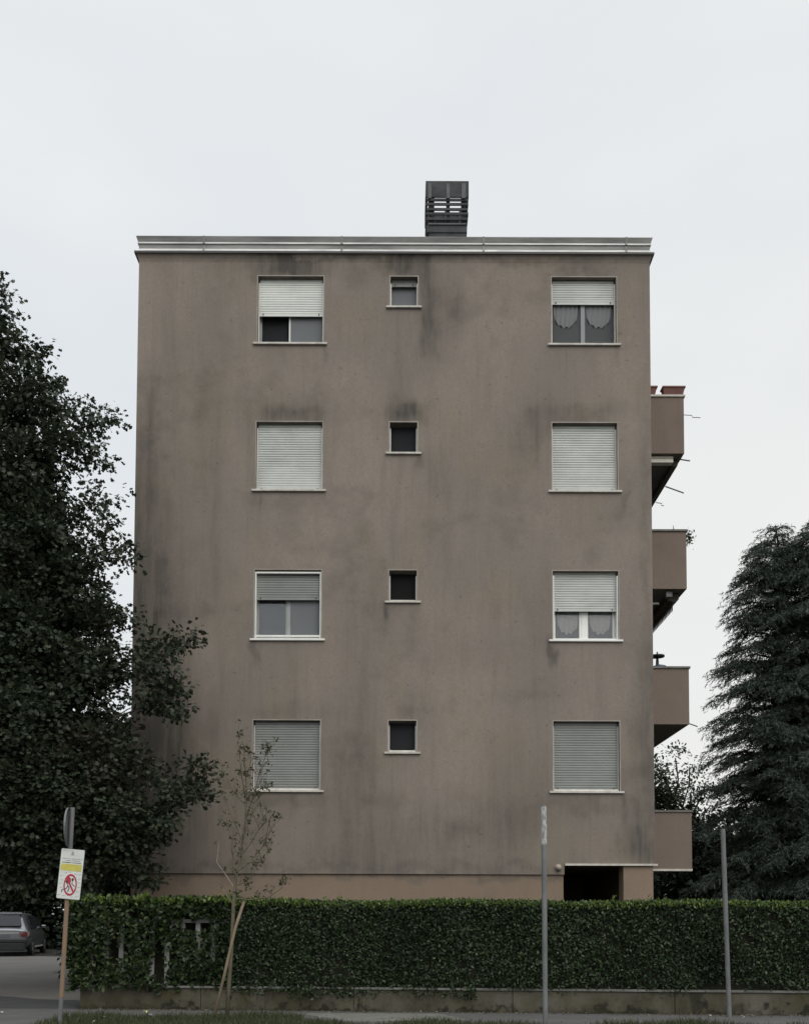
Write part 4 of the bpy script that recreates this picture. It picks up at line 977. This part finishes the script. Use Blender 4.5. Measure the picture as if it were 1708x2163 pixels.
m = MB(); m.tube([sp(290, 1210), sp(230, 1120, SY - .05), sp(172, 1040, SY - .1), sp(190, 900, SY - .12)], [.009, .008, .006, .004], 6); m.tube([sp(285, 1330), sp(250, 1285, SY - .1), sp(212, 1220, SY - .2)], [.007, .006, .004], 6)
m.build('dead_branch', M['palebark'], root)
P = []; 
for (a, c, r_, n) in [(325, 150, 22, 26), (365, 245, 32, 34), (400, 275, 14, 10), (525, 240, 40, 60), (465, 320, 18, 16), (470, 350, 12, 10), (380, 430, 24, 26), (520, 500, 38, 46), (430, 550, 26, 30), (210, 560, 18, 12), (300, 550, 18, 14), (590, 720, 34, 36), (510, 745, 18, 14),
                      (495, 890, 28, 26), (530, 950, 20, 16), (440, 1050, 24, 24), (490, 1030, 22, 20), (215, 765, 24, 18), (160, 905, 13, 8), (230, 770, 10, 8), (635, 1160, 32, 44), (380, 1165, 36, 34), (205, 1200, 12, 8), (465, 1260, 26, 20), (315, 1240, 18, 20), (285, 865, 18, 14), (400, 755, 14, 14),
                      (325, 980, 20, 10), (235, 600, 12, 8), (185, 345, 9, 7), (230, 430, 9, 6), (320, 395, 9, 8), (345, 430, 30, 12), (470, 1070, 22, 14), (390, 1210, 22, 16), (420, 700, 30, 12), (245, 690, 12, 6), (300, 1090, 14, 10), (370, 560, 26, 18), (465, 560, 24, 16), (420, 400, 18, 8), (235, 1085, 8, 6), (310, 760, 12, 6)]:
    c0 = np.array(sp(a, c)); s = .3047 * SY / 2000
    P.append(c0 + rng.normal(size=(int(n * 1.3), 3)) * np.array([r_ * s * .55, .10, r_ * s * .5]))
for q in TW:
    P.append(np.array(q[2]) + rng.normal(size=(4, 3)) * .022)
P = np.concatenate(P); n = len(P)
leaves('foliage', P, rdir(n) + np.array([0, 0, -.5]), rdir(n) + np.array([0, -.5, .4]), 0.048 * (0.5 + 0.8 * rng.random(n)), T_OVAL, M['sapleaf'], root, var=rng.random(n) ** 1.2)
m = MB(); a = sp(155, 2092, SY - .1); a.z = -.03; m.tube([a, sp(240, 1760, SY - .07), sp(300, 1500, SY - .045), sp(362, 1308, SY + .05)], .024, 10)
tag(m.build('support_stake', M['stake'], smooth=True), 'tan round wooden stake leaning across the young street tree', 'stake')

# ================================================================== POLES AND SIGN
def post(base, top, r, name, label, mt, seg=14):
    root = empty(name, base, label, 'pole')
    m = MB(); m.tube([base, top], r, seg); m.build('post', mt, root, smooth=False); return root
b1 = at(1151, 2172, 13.7); b1.z = 0; t1 = at(1147.5, 1700, 13.7)
root = post(b1, t1, 0.038, 'metal_pole', 'grey metal pole with torn stickers on its upper end', M['galv'])
for (y0, y1, dx) in ((1703, 1740, 0.0), (1738, 1783, 0.003)):
    za, zb_ = at(1148, y1, 13.7).z, at(1148, y0, 13.7).z
    m = MB(); n = 12; vs = []; fs = []
    ax = t1.x + dx
    for j in range(7):
        for i in range(n):
            q = -math.pi * (0.96 - 0.9 * i / (n - 1)) + (0.1 * math.sin(j * 2.1) if i in (0, n - 1) else 0)
            zz = za + (zb_ - za) * j / 6 + (0.012 * math.sin(i * 1.9) if j in (0, 6) else 0)
            vs.append((ax + 0.0405 * math.cos(q), t1.y + 0.0405 * math.sin(q), zz))
    fs = [(j*n+i, j*n+i+1, (j+1)*n+i+1, (j+1)*n+i) for j in range(6) for i in range(n-1)]
    m.add(vs, fs); m.build('torn_sticker', M['paper'], root)
b2 = at(1539, 2148, 15.0); b2.z = 0; t2 = at(1525, 1750, 14.9)
post(b2, t2, 0.037, 'metal_pole', 'bare grey metal pole before the hedge, near the cedars', M['galv'])

# sign post with its board and the round sign seen edge-on
GY = 13.5
gb = at(127, 2166, GY); gb.z = 0; gt = at(154, 1705, GY)
root = empty('sign_post', gb, 'leaning brown post carrying a white prohibition board and an edge-on round sign', 'sign')
ax = (gt - gb); L_ = ax.length; axn = ax.normalized()
def on(t): return gb + axn * t
zlo = at(133, 2105, GY).z
tb = (zlo - gb.z) / axn.z; tm_ = (at(148, 1795, GY).z - gb.z) / axn.z
m = MB(); m.tube([on(0), on(tb)], 0.030, 12); m.build('pole_foot', M['galv'], root)
m = MB(); m.tube([on(tb), on(tm_)], 0.032, 12); m.build('post', M['rustpole'], root)
m = MB(); m.tube([on(tm_), on(L_)], 0.034, 12); m.build('pole_top', M['galv'], root)
# board: local frame
TL, TR_, BL_ = at(131.5, 1791, GY - .05), at(180, 1795.5, GY - .05), at(124.6, 1896, GY - .05)
ex = (TR_ - TL); bwid = ex.length; ex.normalize(); ez = (TL - BL_); bhei = ez.length; ez = (ez - ex * ez.dot(ex)).normalized(); ey = ez.cross(ex); BO = TL - ez * bhei
def bp_(u, v, d): return BO + ex * (u * bwid) + ez * (v * bhei) - ey * (-d) if False else BO + ex * (u * bwid) + ez * (v * bhei) + ey * d
if ey.y > 0: sgn = -1
else: sgn = 1
def bpt(u, v, d): return BO + ex * (u * bwid) + ez * (v * bhei) + ey * (sgn * d)
def slab(pts, d0, d1):
    m = MB(); n = len(pts)
    m.add([bpt(u, v, d0) for u, v in pts] + [bpt(u, v, d1) for u, v in pts], [tuple(range(n)), tuple(range(2*n-1, n-1, -1))] + [(i, (i+1) % n, n+(i+1) % n, n+i) for i in range(n)])
    return m
def rrect(u0, u1, v0, v1, r, asp):
    out = []
    for cu, cv_, a in ((u1-r, v1-r*asp, 0), (u0+r, v1-r*asp, 90), (u0+r, v0+r*asp, 180), (u1-r, v0+r*asp, 270)):
        for k in range(5):
            q = R(a + 22.5 * k); out.append((cu + r * math.cos(q), cv_ + r * asp * math.sin(q)))
    return out
asp = bwid / bhei
board = slab(rrect(0, 1, 0, 1, .04, asp), 0, 0.004).build('board', M['signwhite'], root)
slab(rrect(-.012, 1.012, -.006, 1.006, .045, asp), -0.004, -0.0005).build('board_back', M['galv_dark'], root)
slab([(.05, .565), (.95, .565), (.95, .70), (.05, .70)], .0045, .006).build('yellow_band', M['signyellow'], board)
def lines(v, h, u0, u1, mt, seed):
    rn = random.Random(seed); m = MB(); u = u0
    while u < u1 - .01:
        wd_ = rn.uniform(.014, .035); m2 = slab([(u, v), (min(u+wd_, u1), v), (min(u+wd_, u1), v+h*rn.uniform(.7, 1)), (u, v+h*rn.uniform(.7, 1))], .0045, .006); m.add(m2.v, m2.f); u += wd_ + (rn.uniform(.004, .01) if rn.random() < .82 else .03)
    m.build('small_print', mt, board)
lines(.80, .016, .10, .95, M['signgrey'], 1); lines(.763, .016, .22, .85, M['signgrey'], 2); lines(.722, .017, .10, .90, M['signblack'], 3); lines(.965, .006, .06, .5, M['signgrey'], 4)
# crest
cr_ = MB()
for pts in ([(.455, .945), (.455, .90), (.50, .868), (.545, .90), (.545, .945)],): 
    m2 = slab(pts, .0045, .006); cr_.add(m2.v, m2.f)
for pts in ([(.475, .955), (.485, .975), (.50, .958), (.515, .975), (.525, .955)], [(.44, .90), (.40, .885), (.45, .87)], [(.56, .90), (.60, .885), (.55, .87)]):
    m2 = slab(pts, .0045, .006); cr_.add(m2.v, m2.f)
cr_.build('crest', M['signgrey'], board)
# prohibition ring, an upright oval as on the board
CU, CV, RU, RV = .535, .285, .285, .218
def ringpts(k): return [(CU + RU * k * math.cos(R(q)), CV + RV * k * math.sin(R(q))) for q in range(0, 360, 9)]
rg = MB(); A_, B_ = ringpts(1), ringpts(.82); n = len(A_)
rg.add([bpt(*p, .0075) for p in A_] + [bpt(*p, .0075) for p in B_] + [bpt(*p, .0045) for p in A_] + [bpt(*p, .0045) for p in B_],
       [(i, (i+1) % n, n+(i+1) % n, n+i) for i in range(n)] + [(i, 2*n+i, 2*n+(i+1) % n, (i+1) % n) for i in range(n)] + [(n+i, n+(i+1) % n, 3*n+(i+1) % n, 3*n+i) for i in range(n)])
m2 = slab([(CU - .20, CV + .125), (CU - .15, CV + .155), (CU + .19, CV - .125), (CU + .145, CV - .155)], .0045, .0073); rg.add(m2.v, m2.f)
rg.build('prohibition_ring', M['signred'], board)
fg = MB()
def blob(u, v, ru, rv, n=14, a0=0):
    m2 = slab([(u + ru * math.cos(2*math.pi*k/n + a0), v + rv * math.sin(2*math.pi*k/n + a0)) for k in range(n)], .0045, .0066); fg.add(m2.v, m2.f)
def stroke(pts, w_):
    for (a, b), (c, d) in zip(pts, pts[1:]):
        dx, dy = (c-a), (d-b) ; l = math.hypot(dx*bwid, dy*bhei); nx, ny = -dy*bhei/l*w_, dx*bwid/l*w_*asp
        m2 = slab([(a+nx, b+ny), (c+nx, d+ny), (c-nx, d-ny), (a-nx, b-ny)], .0045, .0068); fg.add(m2.v, m2.f)
blob(.62, .395, .05, .03); blob(.37, .345, .045, .028)
stroke([(.38, .33), (.44, .26), (.50, .235), (.49, .19), (.46, .14)], .016); stroke([(.44, .25), (.36, .20), (.28, .19), (.20, .17), (.19, .13)], .016)
stroke([(.62, .37), (.60, .31), (.68, .28), (.74, .26)], .013)
fg.build('figures', M['signblack'], board)
sk = MB(); m2 = slab([(.35, .36), (.36, .43), (.44, .455), (.53, .42), (.56, .36), (.50, .30), (.42, .31)], .0045, .0062); sk.add(m2.v, m2.f); sk.build('red_sack', M['signred'], board)
fly = MB()
for (u, v, dk) in [(.30, .52, 0), (.12, .455, 1), (.46, .54, 1), (.72, .51, 0), (.90, .50, 1), (.15, .37, 0), (.10, .30, 1), (.16, .22, 0), (.90, .42, 0), (.90, .34, 0), (.91, .25, 1), (.88, .16, 0), (.10, .07, 1), (.30, .06, 0), (.64, .045, 1), (.86, .06, 0)]:
    for pts in ([(u-.05, v+.012), (u-.015, v-.002), (u-.045, v-.008)], [(u+.05, v+.012), (u+.015, v-.002), (u+.045, v-.008)], [(u-.012, v+.006), (u+.012, v+.006), (u, v-.014)]):
        m2 = slab(pts, .0045, .006); fly.add(m2.v, m2.f)
fly.build('insect_marks', M['signgrey'], board)
# round sign, turned edge-on
dc = (at(144, 1747, GY)); rad = 0.285; n = 32; tilt = R(82)
dn = Vector((math.sin(tilt) * -1, -math.cos(tilt), 0.0)); du = Vector((dn.y, -dn.x, 0)).normalized(); dv = (axn - dn * axn.dot(dn)).normalized()
m = MB(); vs = []
for (k, d) in ((1, 0), (1, .025), (.96, .025), (.95, .006), ):
    vs += [dc + (du * math.cos(2*math.pi*i/n) + dv * math.sin(2*math.pi*i/n)) * rad * k - dn * d for i in range(n)]
fs = [tuple(range(n))] + [(j*n+i, j*n+(i+1) % n, (j+1)*n+(i+1) % n, (j+1)*n+i) for j in range(3) for i in range(n)] + [tuple(3*n+i for i in reversed(range(n)))]
m.add(vs, fs); m.build('round_sign', M['galv_dark'], root)
m = MB()
for t in (L_ - .12, L_ - .42):
    c0 = on(t); m.tube([c0 - Vector((.04, 0, 0)), c0 + (dc - on(L_ - .27)) ], .011, 6)
m.build('bracket', M['galv_dark'], root)

# ================================================================== PARKED CAR
CA = R(12)
car = empty('parked_car', (-15.05, 36.6, 0), 'silver estate-like SUV parked at the left edge, rear towards the street', 'car')
M['silver'] = mat('silver_car_paint', (0.21, 0.217, 0.23), 0.3, 0.7)
M['carglass'] = mat('tinted_car_glass', (0.03, 0.032, 0.038), 0.12, spec=0.35)
M['cardark'] = mat('dark_plastic_or_shade', (0.02, 0.021, 0.023), 0.55)
M['tyre'] = mat('tyre_rubber', (0.015, 0.015, 0.016), 0.85)
M['rim'] = mat('alloy_rim', (0.45, 0.46, 0.47), 0.3, 0.8)
M['taillight'] = mat('red_tail_lamp', (0.10, 0.006, 0.01), 0.15, spec=0.8)
M['plate'] = mat('blank_number_plate', (0.12, 0.13, 0.14), 0.5)
# loft: stations along the car (y back to front, 0 = rear bumper), half cross-section rows
def section(y, wlow, wmid, wroof, zlow, zbelt, zroof):
    pts = [(0, zlow), (wlow * .8, zlow), (wlow, zlow + .08), (wmid, zlow + .30), (wmid * 1.0, zbelt - .12), (wmid * .965, zbelt), (wroof + (wmid*.965 - wroof) * .3, zbelt + (zroof - zbelt) * .62), (wroof, zroof - .06), (wroof * .86, zroof - .012), (0, zroof)]
    return [(x, y, z) for x, z in pts]
ST_ = [section(0.00, .70, .84, .70, .38, .86, .98), section(0.05, .78, .895, .74, .34, .90, 1.02), section(0.14, .84, .915, .72, .30, .97, 1.08), section(0.30, .88, .92, .66, .27, .98, 1.33),
       section(0.55, .90, .925, .63, .25, .98, 1.565), section(1.0, .90, .925, .65, .24, .975, 1.60), section(1.9, .90, .925, .67, .24, .955, 1.61), section(2.5, .90, .925, .66, .24, .94, 1.575),
       section(3.0, .90, .92, .64, .24, .93, 1.36), section(3.35, .90, .92, .72, .25, .92, 1.06), section(3.8, .88, .90, .70, .26, .90, .99), section(4.2, .82, .84, .62, .30, .80, .86), section(4.38, .66, .70, .5, .36, .66, .72)]
bm_ = MB(); k = len(ST_[0]); full = []
for s in ST_:
    full.append([(-x, y, z) for x, y, z in reversed(s[1:])] + s[0:1][:0] + [s[0]] + s[1:-1] + [s[-1]])
vs = []; rowsN = None
for s in ST_:
    loop = [p for p in s] + [(-x, y, z) for x, y, z in reversed(s[1:-1])]
    rowsN = len(loop); vs += loop
fs = [(i*rowsN+j, i*rowsN+(j+1) % rowsN, (i+1)*rowsN+(j+1) % rowsN, (i+1)*rowsN+j) for i in range(len(ST_)-1) for j in range(rowsN)]
fs += [tuple(range(rowsN)), tuple((len(ST_)-1)*rowsN + j for j in reversed(range(rowsN)))]
def place(mb):
    """car-local (x right, y from rear bumper to nose) into the car's own frame"""
    mb.v = [(x, y - 2.19, z) for x, y, z in mb.v]; return mb
def cpart(mb, name, mt, parent=car, **kw):
    mb = place(mb); me = bpy.data.meshes.new(name); me.from_pydata(mb.v, [], mb.f); me.materials.append(mt)
    bb = bmesh.new(); bb.from_mesh(me); bmesh.ops.recalc_face_normals(bb, faces=bb.faces); bb.to_mesh(me); bb.free()
    if kw.get('smooth'): me.polygons.foreach_set('use_smooth', [True] * len(me.polygons))
    o = bpy.data.objects.new(name, me); COL.objects.link(o); o.parent = parent
    if kw.get('bevel'):
        b = o.modifiers.new('bevel', 'BEVEL'); b.width = kw['bevel']; b.segments = 2; b.limit_method = 'ANGLE'
    if kw.get('sub'):
        b = o.modifiers.new('subsurf', 'SUBSURF'); b.levels = 1; b.render_levels = 2
    return o
bm_.add(vs, fs); body = cpart(bm_, 'body', M['silver'], smooth=True, sub=True)
car.rotation_euler = (0, 0, CA)
def quad(mb, p, th=0.012, d=(0, -1, 0)):
    n = len(p); mb.add([tuple(p[i]) for i in range(n)] + [tuple(p[i][j] + d[j] * th for j in range(3)) for i in range(n)], [tuple(range(n)), tuple(range(2*n-1, n-1, -1))] + [(i, (i+1) % n, n+(i+1) % n, n+i) for i in range(n)])
m = MB(); quad(m, [(-.60, .13, 1.10), (.60, .13, 1.10), (.65, .17, 1.16), (.57, .36, 1.44), (.52, .39, 1.48), (-.52, .39, 1.48), (-.57, .36, 1.44), (-.65, .17, 1.16)], .05, (0, -.9, .3)); cpart(m, 'rear_window', M['carglass'], bevel=.006)
m = MB(); quad(m, [(-.60, .44, 1.56), (.60, .44, 1.56), (.58, .62, 1.60), (-.58, .62, 1.60)], .03, (0, 0, 1)); cpart(m, 'roof_spoiler', M['silver'], bevel=.01)
for sx in (-1, 1):
    for (pts) in ([(.60, 1.02), (1.12, 1.02), (1.12, 1.48), (.92, 1.47), (.66, 1.25)], [(1.18, 1.02), (1.98, 1.0), (1.98, 1.50), (1.18, 1.49)], [(2.05, 1.0), (3.02, .98), (2.85, 1.2), (2.48, 1.46), (2.05, 1.50)]):
        m = MB(); quad(m, [(sx * (.905 - (z - 1.0) * .43), y, z) for y, z in pts], .02, (sx, 0, .3)); cpart(m, 'side_window', M['carglass'])
    m = MB(); quad(m, [(sx * .50, .035, .86), (sx * .86, .06, .90), (sx * .935, .22, .90), (sx * .935, .18, .80), (sx * .90, .04, .72), (sx * .66, .02, .72), (sx * .64, .02, .79)], .035, (0, -1, 0)); cpart(m, 'tail_light', M['taillight'], bevel=.006)
    m = MB(); m.tube([(sx * .62, .75, 1.60), (sx * .63, .85, 1.65), (sx * .64, 2.2, 1.65), (sx * .63, 2.35, 1.59)], .016, 6); cpart(m, 'roof_rail', M['cardark'])
    m = MB(); m.box(sx * .92 if sx > 0 else -1.10, 1.10 if sx > 0 else -.92, 2.72, 2.80, 1.0, 1.13); cpart(m, 'mirror', M['silver'], bevel=.03)
    m = MB(); quad(m, [(sx * .925, .95, .30), (sx * .925, 3.15, .30), (sx * .93, 3.15, .36), (sx * .93, .95, .36)], .012, (sx, 0, 0)); cpart(m, 'side_trim', M['alu'])
    for wy in (.82, 3.52):
        m = MB()
        for q in range(24): pass
        prof = [(.225, .80), (.32, .79), (.335, .83), (.335, .93), (.32, .955), (.225, .95)]
        vs = []; n = 28
        for i in range(n):
            a = 2 * math.pi * i / n; vs += [(sx * px2, wy + rr * math.cos(a), .335 + rr * math.sin(a)) for rr, px2 in prof]
        k6 = len(prof); fs = [(i*k6+j, i*k6+(j+1) % k6, ((i+1) % n)*k6+(j+1) % k6, ((i+1) % n)*k6+j) for i in range(n) for j in range(k6)]
        m.add(vs, fs); wh = cpart(m, 'wheel', M['tyre'], smooth=True)
        m = MB()
        for s5 in range(5):
            a = 2 * math.pi * s5 / 5; ca_, sa_ = math.cos(a), math.sin(a)
            quad(m, [(sx * .935, wy + ca_ * .04 - sa_ * .035, .335 + sa_ * .04 + ca_ * .035), (sx * .935, wy + ca_ * .22 - sa_ * .025, .335 + sa_ * .22 + ca_ * .025), (sx * .935, wy + ca_ * .22 + sa_ * .025, .335 + sa_ * .22 - ca_ * .025), (sx * .935, wy + ca_ * .04 + sa_ * .035, .335 + sa_ * .04 - ca_ * .035)], .02, (sx, 0, 0))
        m.tube([(sx * .90, wy, .335), (sx * .955, wy, .335)], .05, 12); m.tube([(sx * .86, wy, .335), (sx * .90, wy, .335)], .226, 20); o = cpart(m, 'rim', M['rim'], parent=wh)
        m = MB(); aa = [(sx * .915, wy + .385 * math.cos(R(q)), .335 + .385 * math.sin(R(q))) for q in range(-25, 206, 11)]; bb_ = [(sx * .915, wy + .34 * math.cos(R(q)), .335 + .34 * math.sin(R(q))) for q in range(-25, 206, 11)]
        for i in range(len(aa) - 1): quad(m, [aa[i], aa[i+1], bb_[i+1], bb_[i]], .022, (sx, 0, 0))
        cpart(m, 'wheel_arch', M['cardark'])
m = MB(); m.box(-.82, .82, -.04, .12, .22, .50); m.box(-.88, .88, -.055, .10, .50, .64); cpart(m, 'rear_bumper', M['cardark'], bevel=.03)  # bumper tall and dark: shadow below the rear put into its colour
m = MB(); m.box(-.27, .27, -.02, .012, .70, .81); cpart(m, 'number_plate', M['plate'], bevel=.004)
m = MB(); m.box(-.60, .60, -.012, .03, .845, .865); cpart(m, 'trim_strip', M['alu'], bevel=.004)
m = MB(); quad(m, [(-.02, .85, 1.60), (.02, .85, 1.60), (.01, .72, 1.67), (-.01, .72, 1.67)], .05, (0, 1, 0)); cpart(m, 'antenna', M['cardark'])

# ================================================================== GRASS, WEEDS, LITTER
def blades(name, pts, size, mt, var=None):
    n = len(pts); o = leaves(name, pts, rdir(n) * .55 + np.array([0, 0, 1.0]), rdir(n) * np.array([1, 1, .2]), size * (0.5 + 0.9 * rng.random(n)), T_BLADE, mt); return o
n = 42000
X = rng.uniform(-5.2, 6.5, n); Y = rng.uniform(12.0, 15.05, n)
edge = 14.78 - 0.05 * X + 0.22 * np.sin(X * 2.1) + 0.12 * np.sin(X * 5.3 + 1)
dens = np.where(X < -1.2, 1.0, 0.0); edge = np.where(X < -1.2, edge - 0.25 * np.clip((-3.4 - X) / 1.5, 0, 1), 0)
edge = np.where((X > -1.2) & (X < -0.9), 14.0, edge); edge = np.where(X > -0.9, 13.85 + 0.35 * np.sin(X * 1.9 + 0.4) + .2 * np.sin(X * 4.7), edge)
edge = np.minimum(edge, fy(X) - 0.45)
ok = (Y < edge - 0.12 * rng.random(n)) & ~((np.abs(X + 1.0) < 0.5) & (Y > 14))
gx, gy = X[ok], Y[ok]
o = blades('grass', np.stack([gx, gy, np.zeros(len(gx))], 1), 0.095, M['grass']); tag(o, 'short rough grass on the verge along the pavement', 'grass', kind='stuff')
sheet('verge', [(-5.0, 11.2), (7, 11.2), (7, 13.75), (-0.6, 13.8), (-1.5, 14.55), (-3.2, 14.65), (-4.6, 14.35), (-5.0, 14.0)], 0.012, M['soil'])
# weeds and dead leaves along the foot of the wall
n = 2600; u = rng.random(n) * UL; v = -np.abs(rng.normal(size=n)) * 0.035
ok = (np.sin(u * 3.1) + np.sin(u * 7.7 + 1) + rng.normal(size=n) * .6) > 0.5
P = np.array([fr_(a, b - 0.01, 0.0) for a, b in zip(u[ok], v[ok])])
o = blades('weeds', P, 0.06, M['grass']); tag(o, 'thin weeds along the foot of the low wall', 'weeds', kind='stuff')
n = 1500; u = rng.random(n) * UL; v = -np.abs(rng.normal(size=n)) * 0.09
far_ = rng.random(n) < .12; v = np.where(far_, -rng.random(n) * 1.4, v)
P = np.array([fr_(a, b - 0.02, 0.012) for a, b in zip(u, v)])
o = leaves('fallen_leaves', P, rdir(n) * np.array([1, 1, .15]), rdir(n) * .35 + np.array([0, 0, 1.]), 0.035 * (0.5 + rng.random(n)), T_OVAL, M['deadleaf'], var=rng.random(n) ** 2.2)
tag(o, 'fallen leaves and crumbs littering the foot of the low wall', 'fallen leaves', kind='stuff')
def scrap(x, y, s, mt, label, seed):
    g_ = None
    d = FW * F_PX + RT * (x - W_PX / 2) - UP * (y - (H_PX / 2 + SHIFT * H_PX)); t = (0.03 - 1.6) / d.z; c = CAMP + d * t
    rn = random.Random(seed); m = MB(); n = 7
    top = [(c.x + s * rn.uniform(.5, 1) * math.cos(6.28*i/n), c.y + s * rn.uniform(.5, 1) * math.sin(6.28*i/n), 0.02 + s * rn.uniform(0, .9)) for i in range(n)]
    m.add(top + [(c.x, c.y, .02 + s * .5)] + [(a, b, q - .006) for a, b, q in top] + [(c.x, c.y, .014 + s * .5)], [(i, (i+1) % n, n) for i in range(n)] + [(n+1+(i+1) % n, n+1+i, 2*n+1) for i in range(n)] + [(i, n+1+i, n+1+(i+1) % n, (i+1) % n) for i in range(n)])
    tag(m.build('paper_scrap', mt), label, 'litter', 'litter on the pavement')
M['yel'] = mat('yellow_paper', (0.62, 0.58, 0.25), 0.8); M['wht'] = mat('white_paper', (0.7, 0.7, 0.67), 0.8)
scrap(308, 2137, .055, M['yel'], 'crumpled yellow paper scrap at the foot of the low wall behind the verge', 1)
scrap(318, 2142, .035, M['wht'], 'small white paper scrap touching the crumpled yellow one', 2)
scrap(222, 2146, .025, M['wht'], 'small white paper scrap between the sign post and the yellow paper', 3)
scrap(5, 2137, .035, M['wht'], 'white paper scrap on the dark asphalt at the left edge', 4)
scrap(198, 2157, .03, M['wht'], 'white paper scrap in the grass edge right of the sign post', 5)
scrap(1499, 2143, .022, M['wht'], 'tiny white paper scrap left of the bare metal pole foot', 6)
scrap(1569, 2147, .022, M['wht'], 'tiny white paper scrap right of the bare metal pole foot', 7)
# slab covers let into the pavement
m = MB(); m.add([(-0.75, 14.1, 0.004), (1.0, 14.35, 0.004), (0.55, 15.35, 0.004), (-1.75, 15.3, 0.004)], [(0, 1, 2, 3)]); tag(m.build('pavement_patch', mat('paler_slab', (0.17, 0.168, 0.15), .95, noise=((3, 3, 3), (.125, .125, .105), 6), bump=(60, .4))), kind='structure')
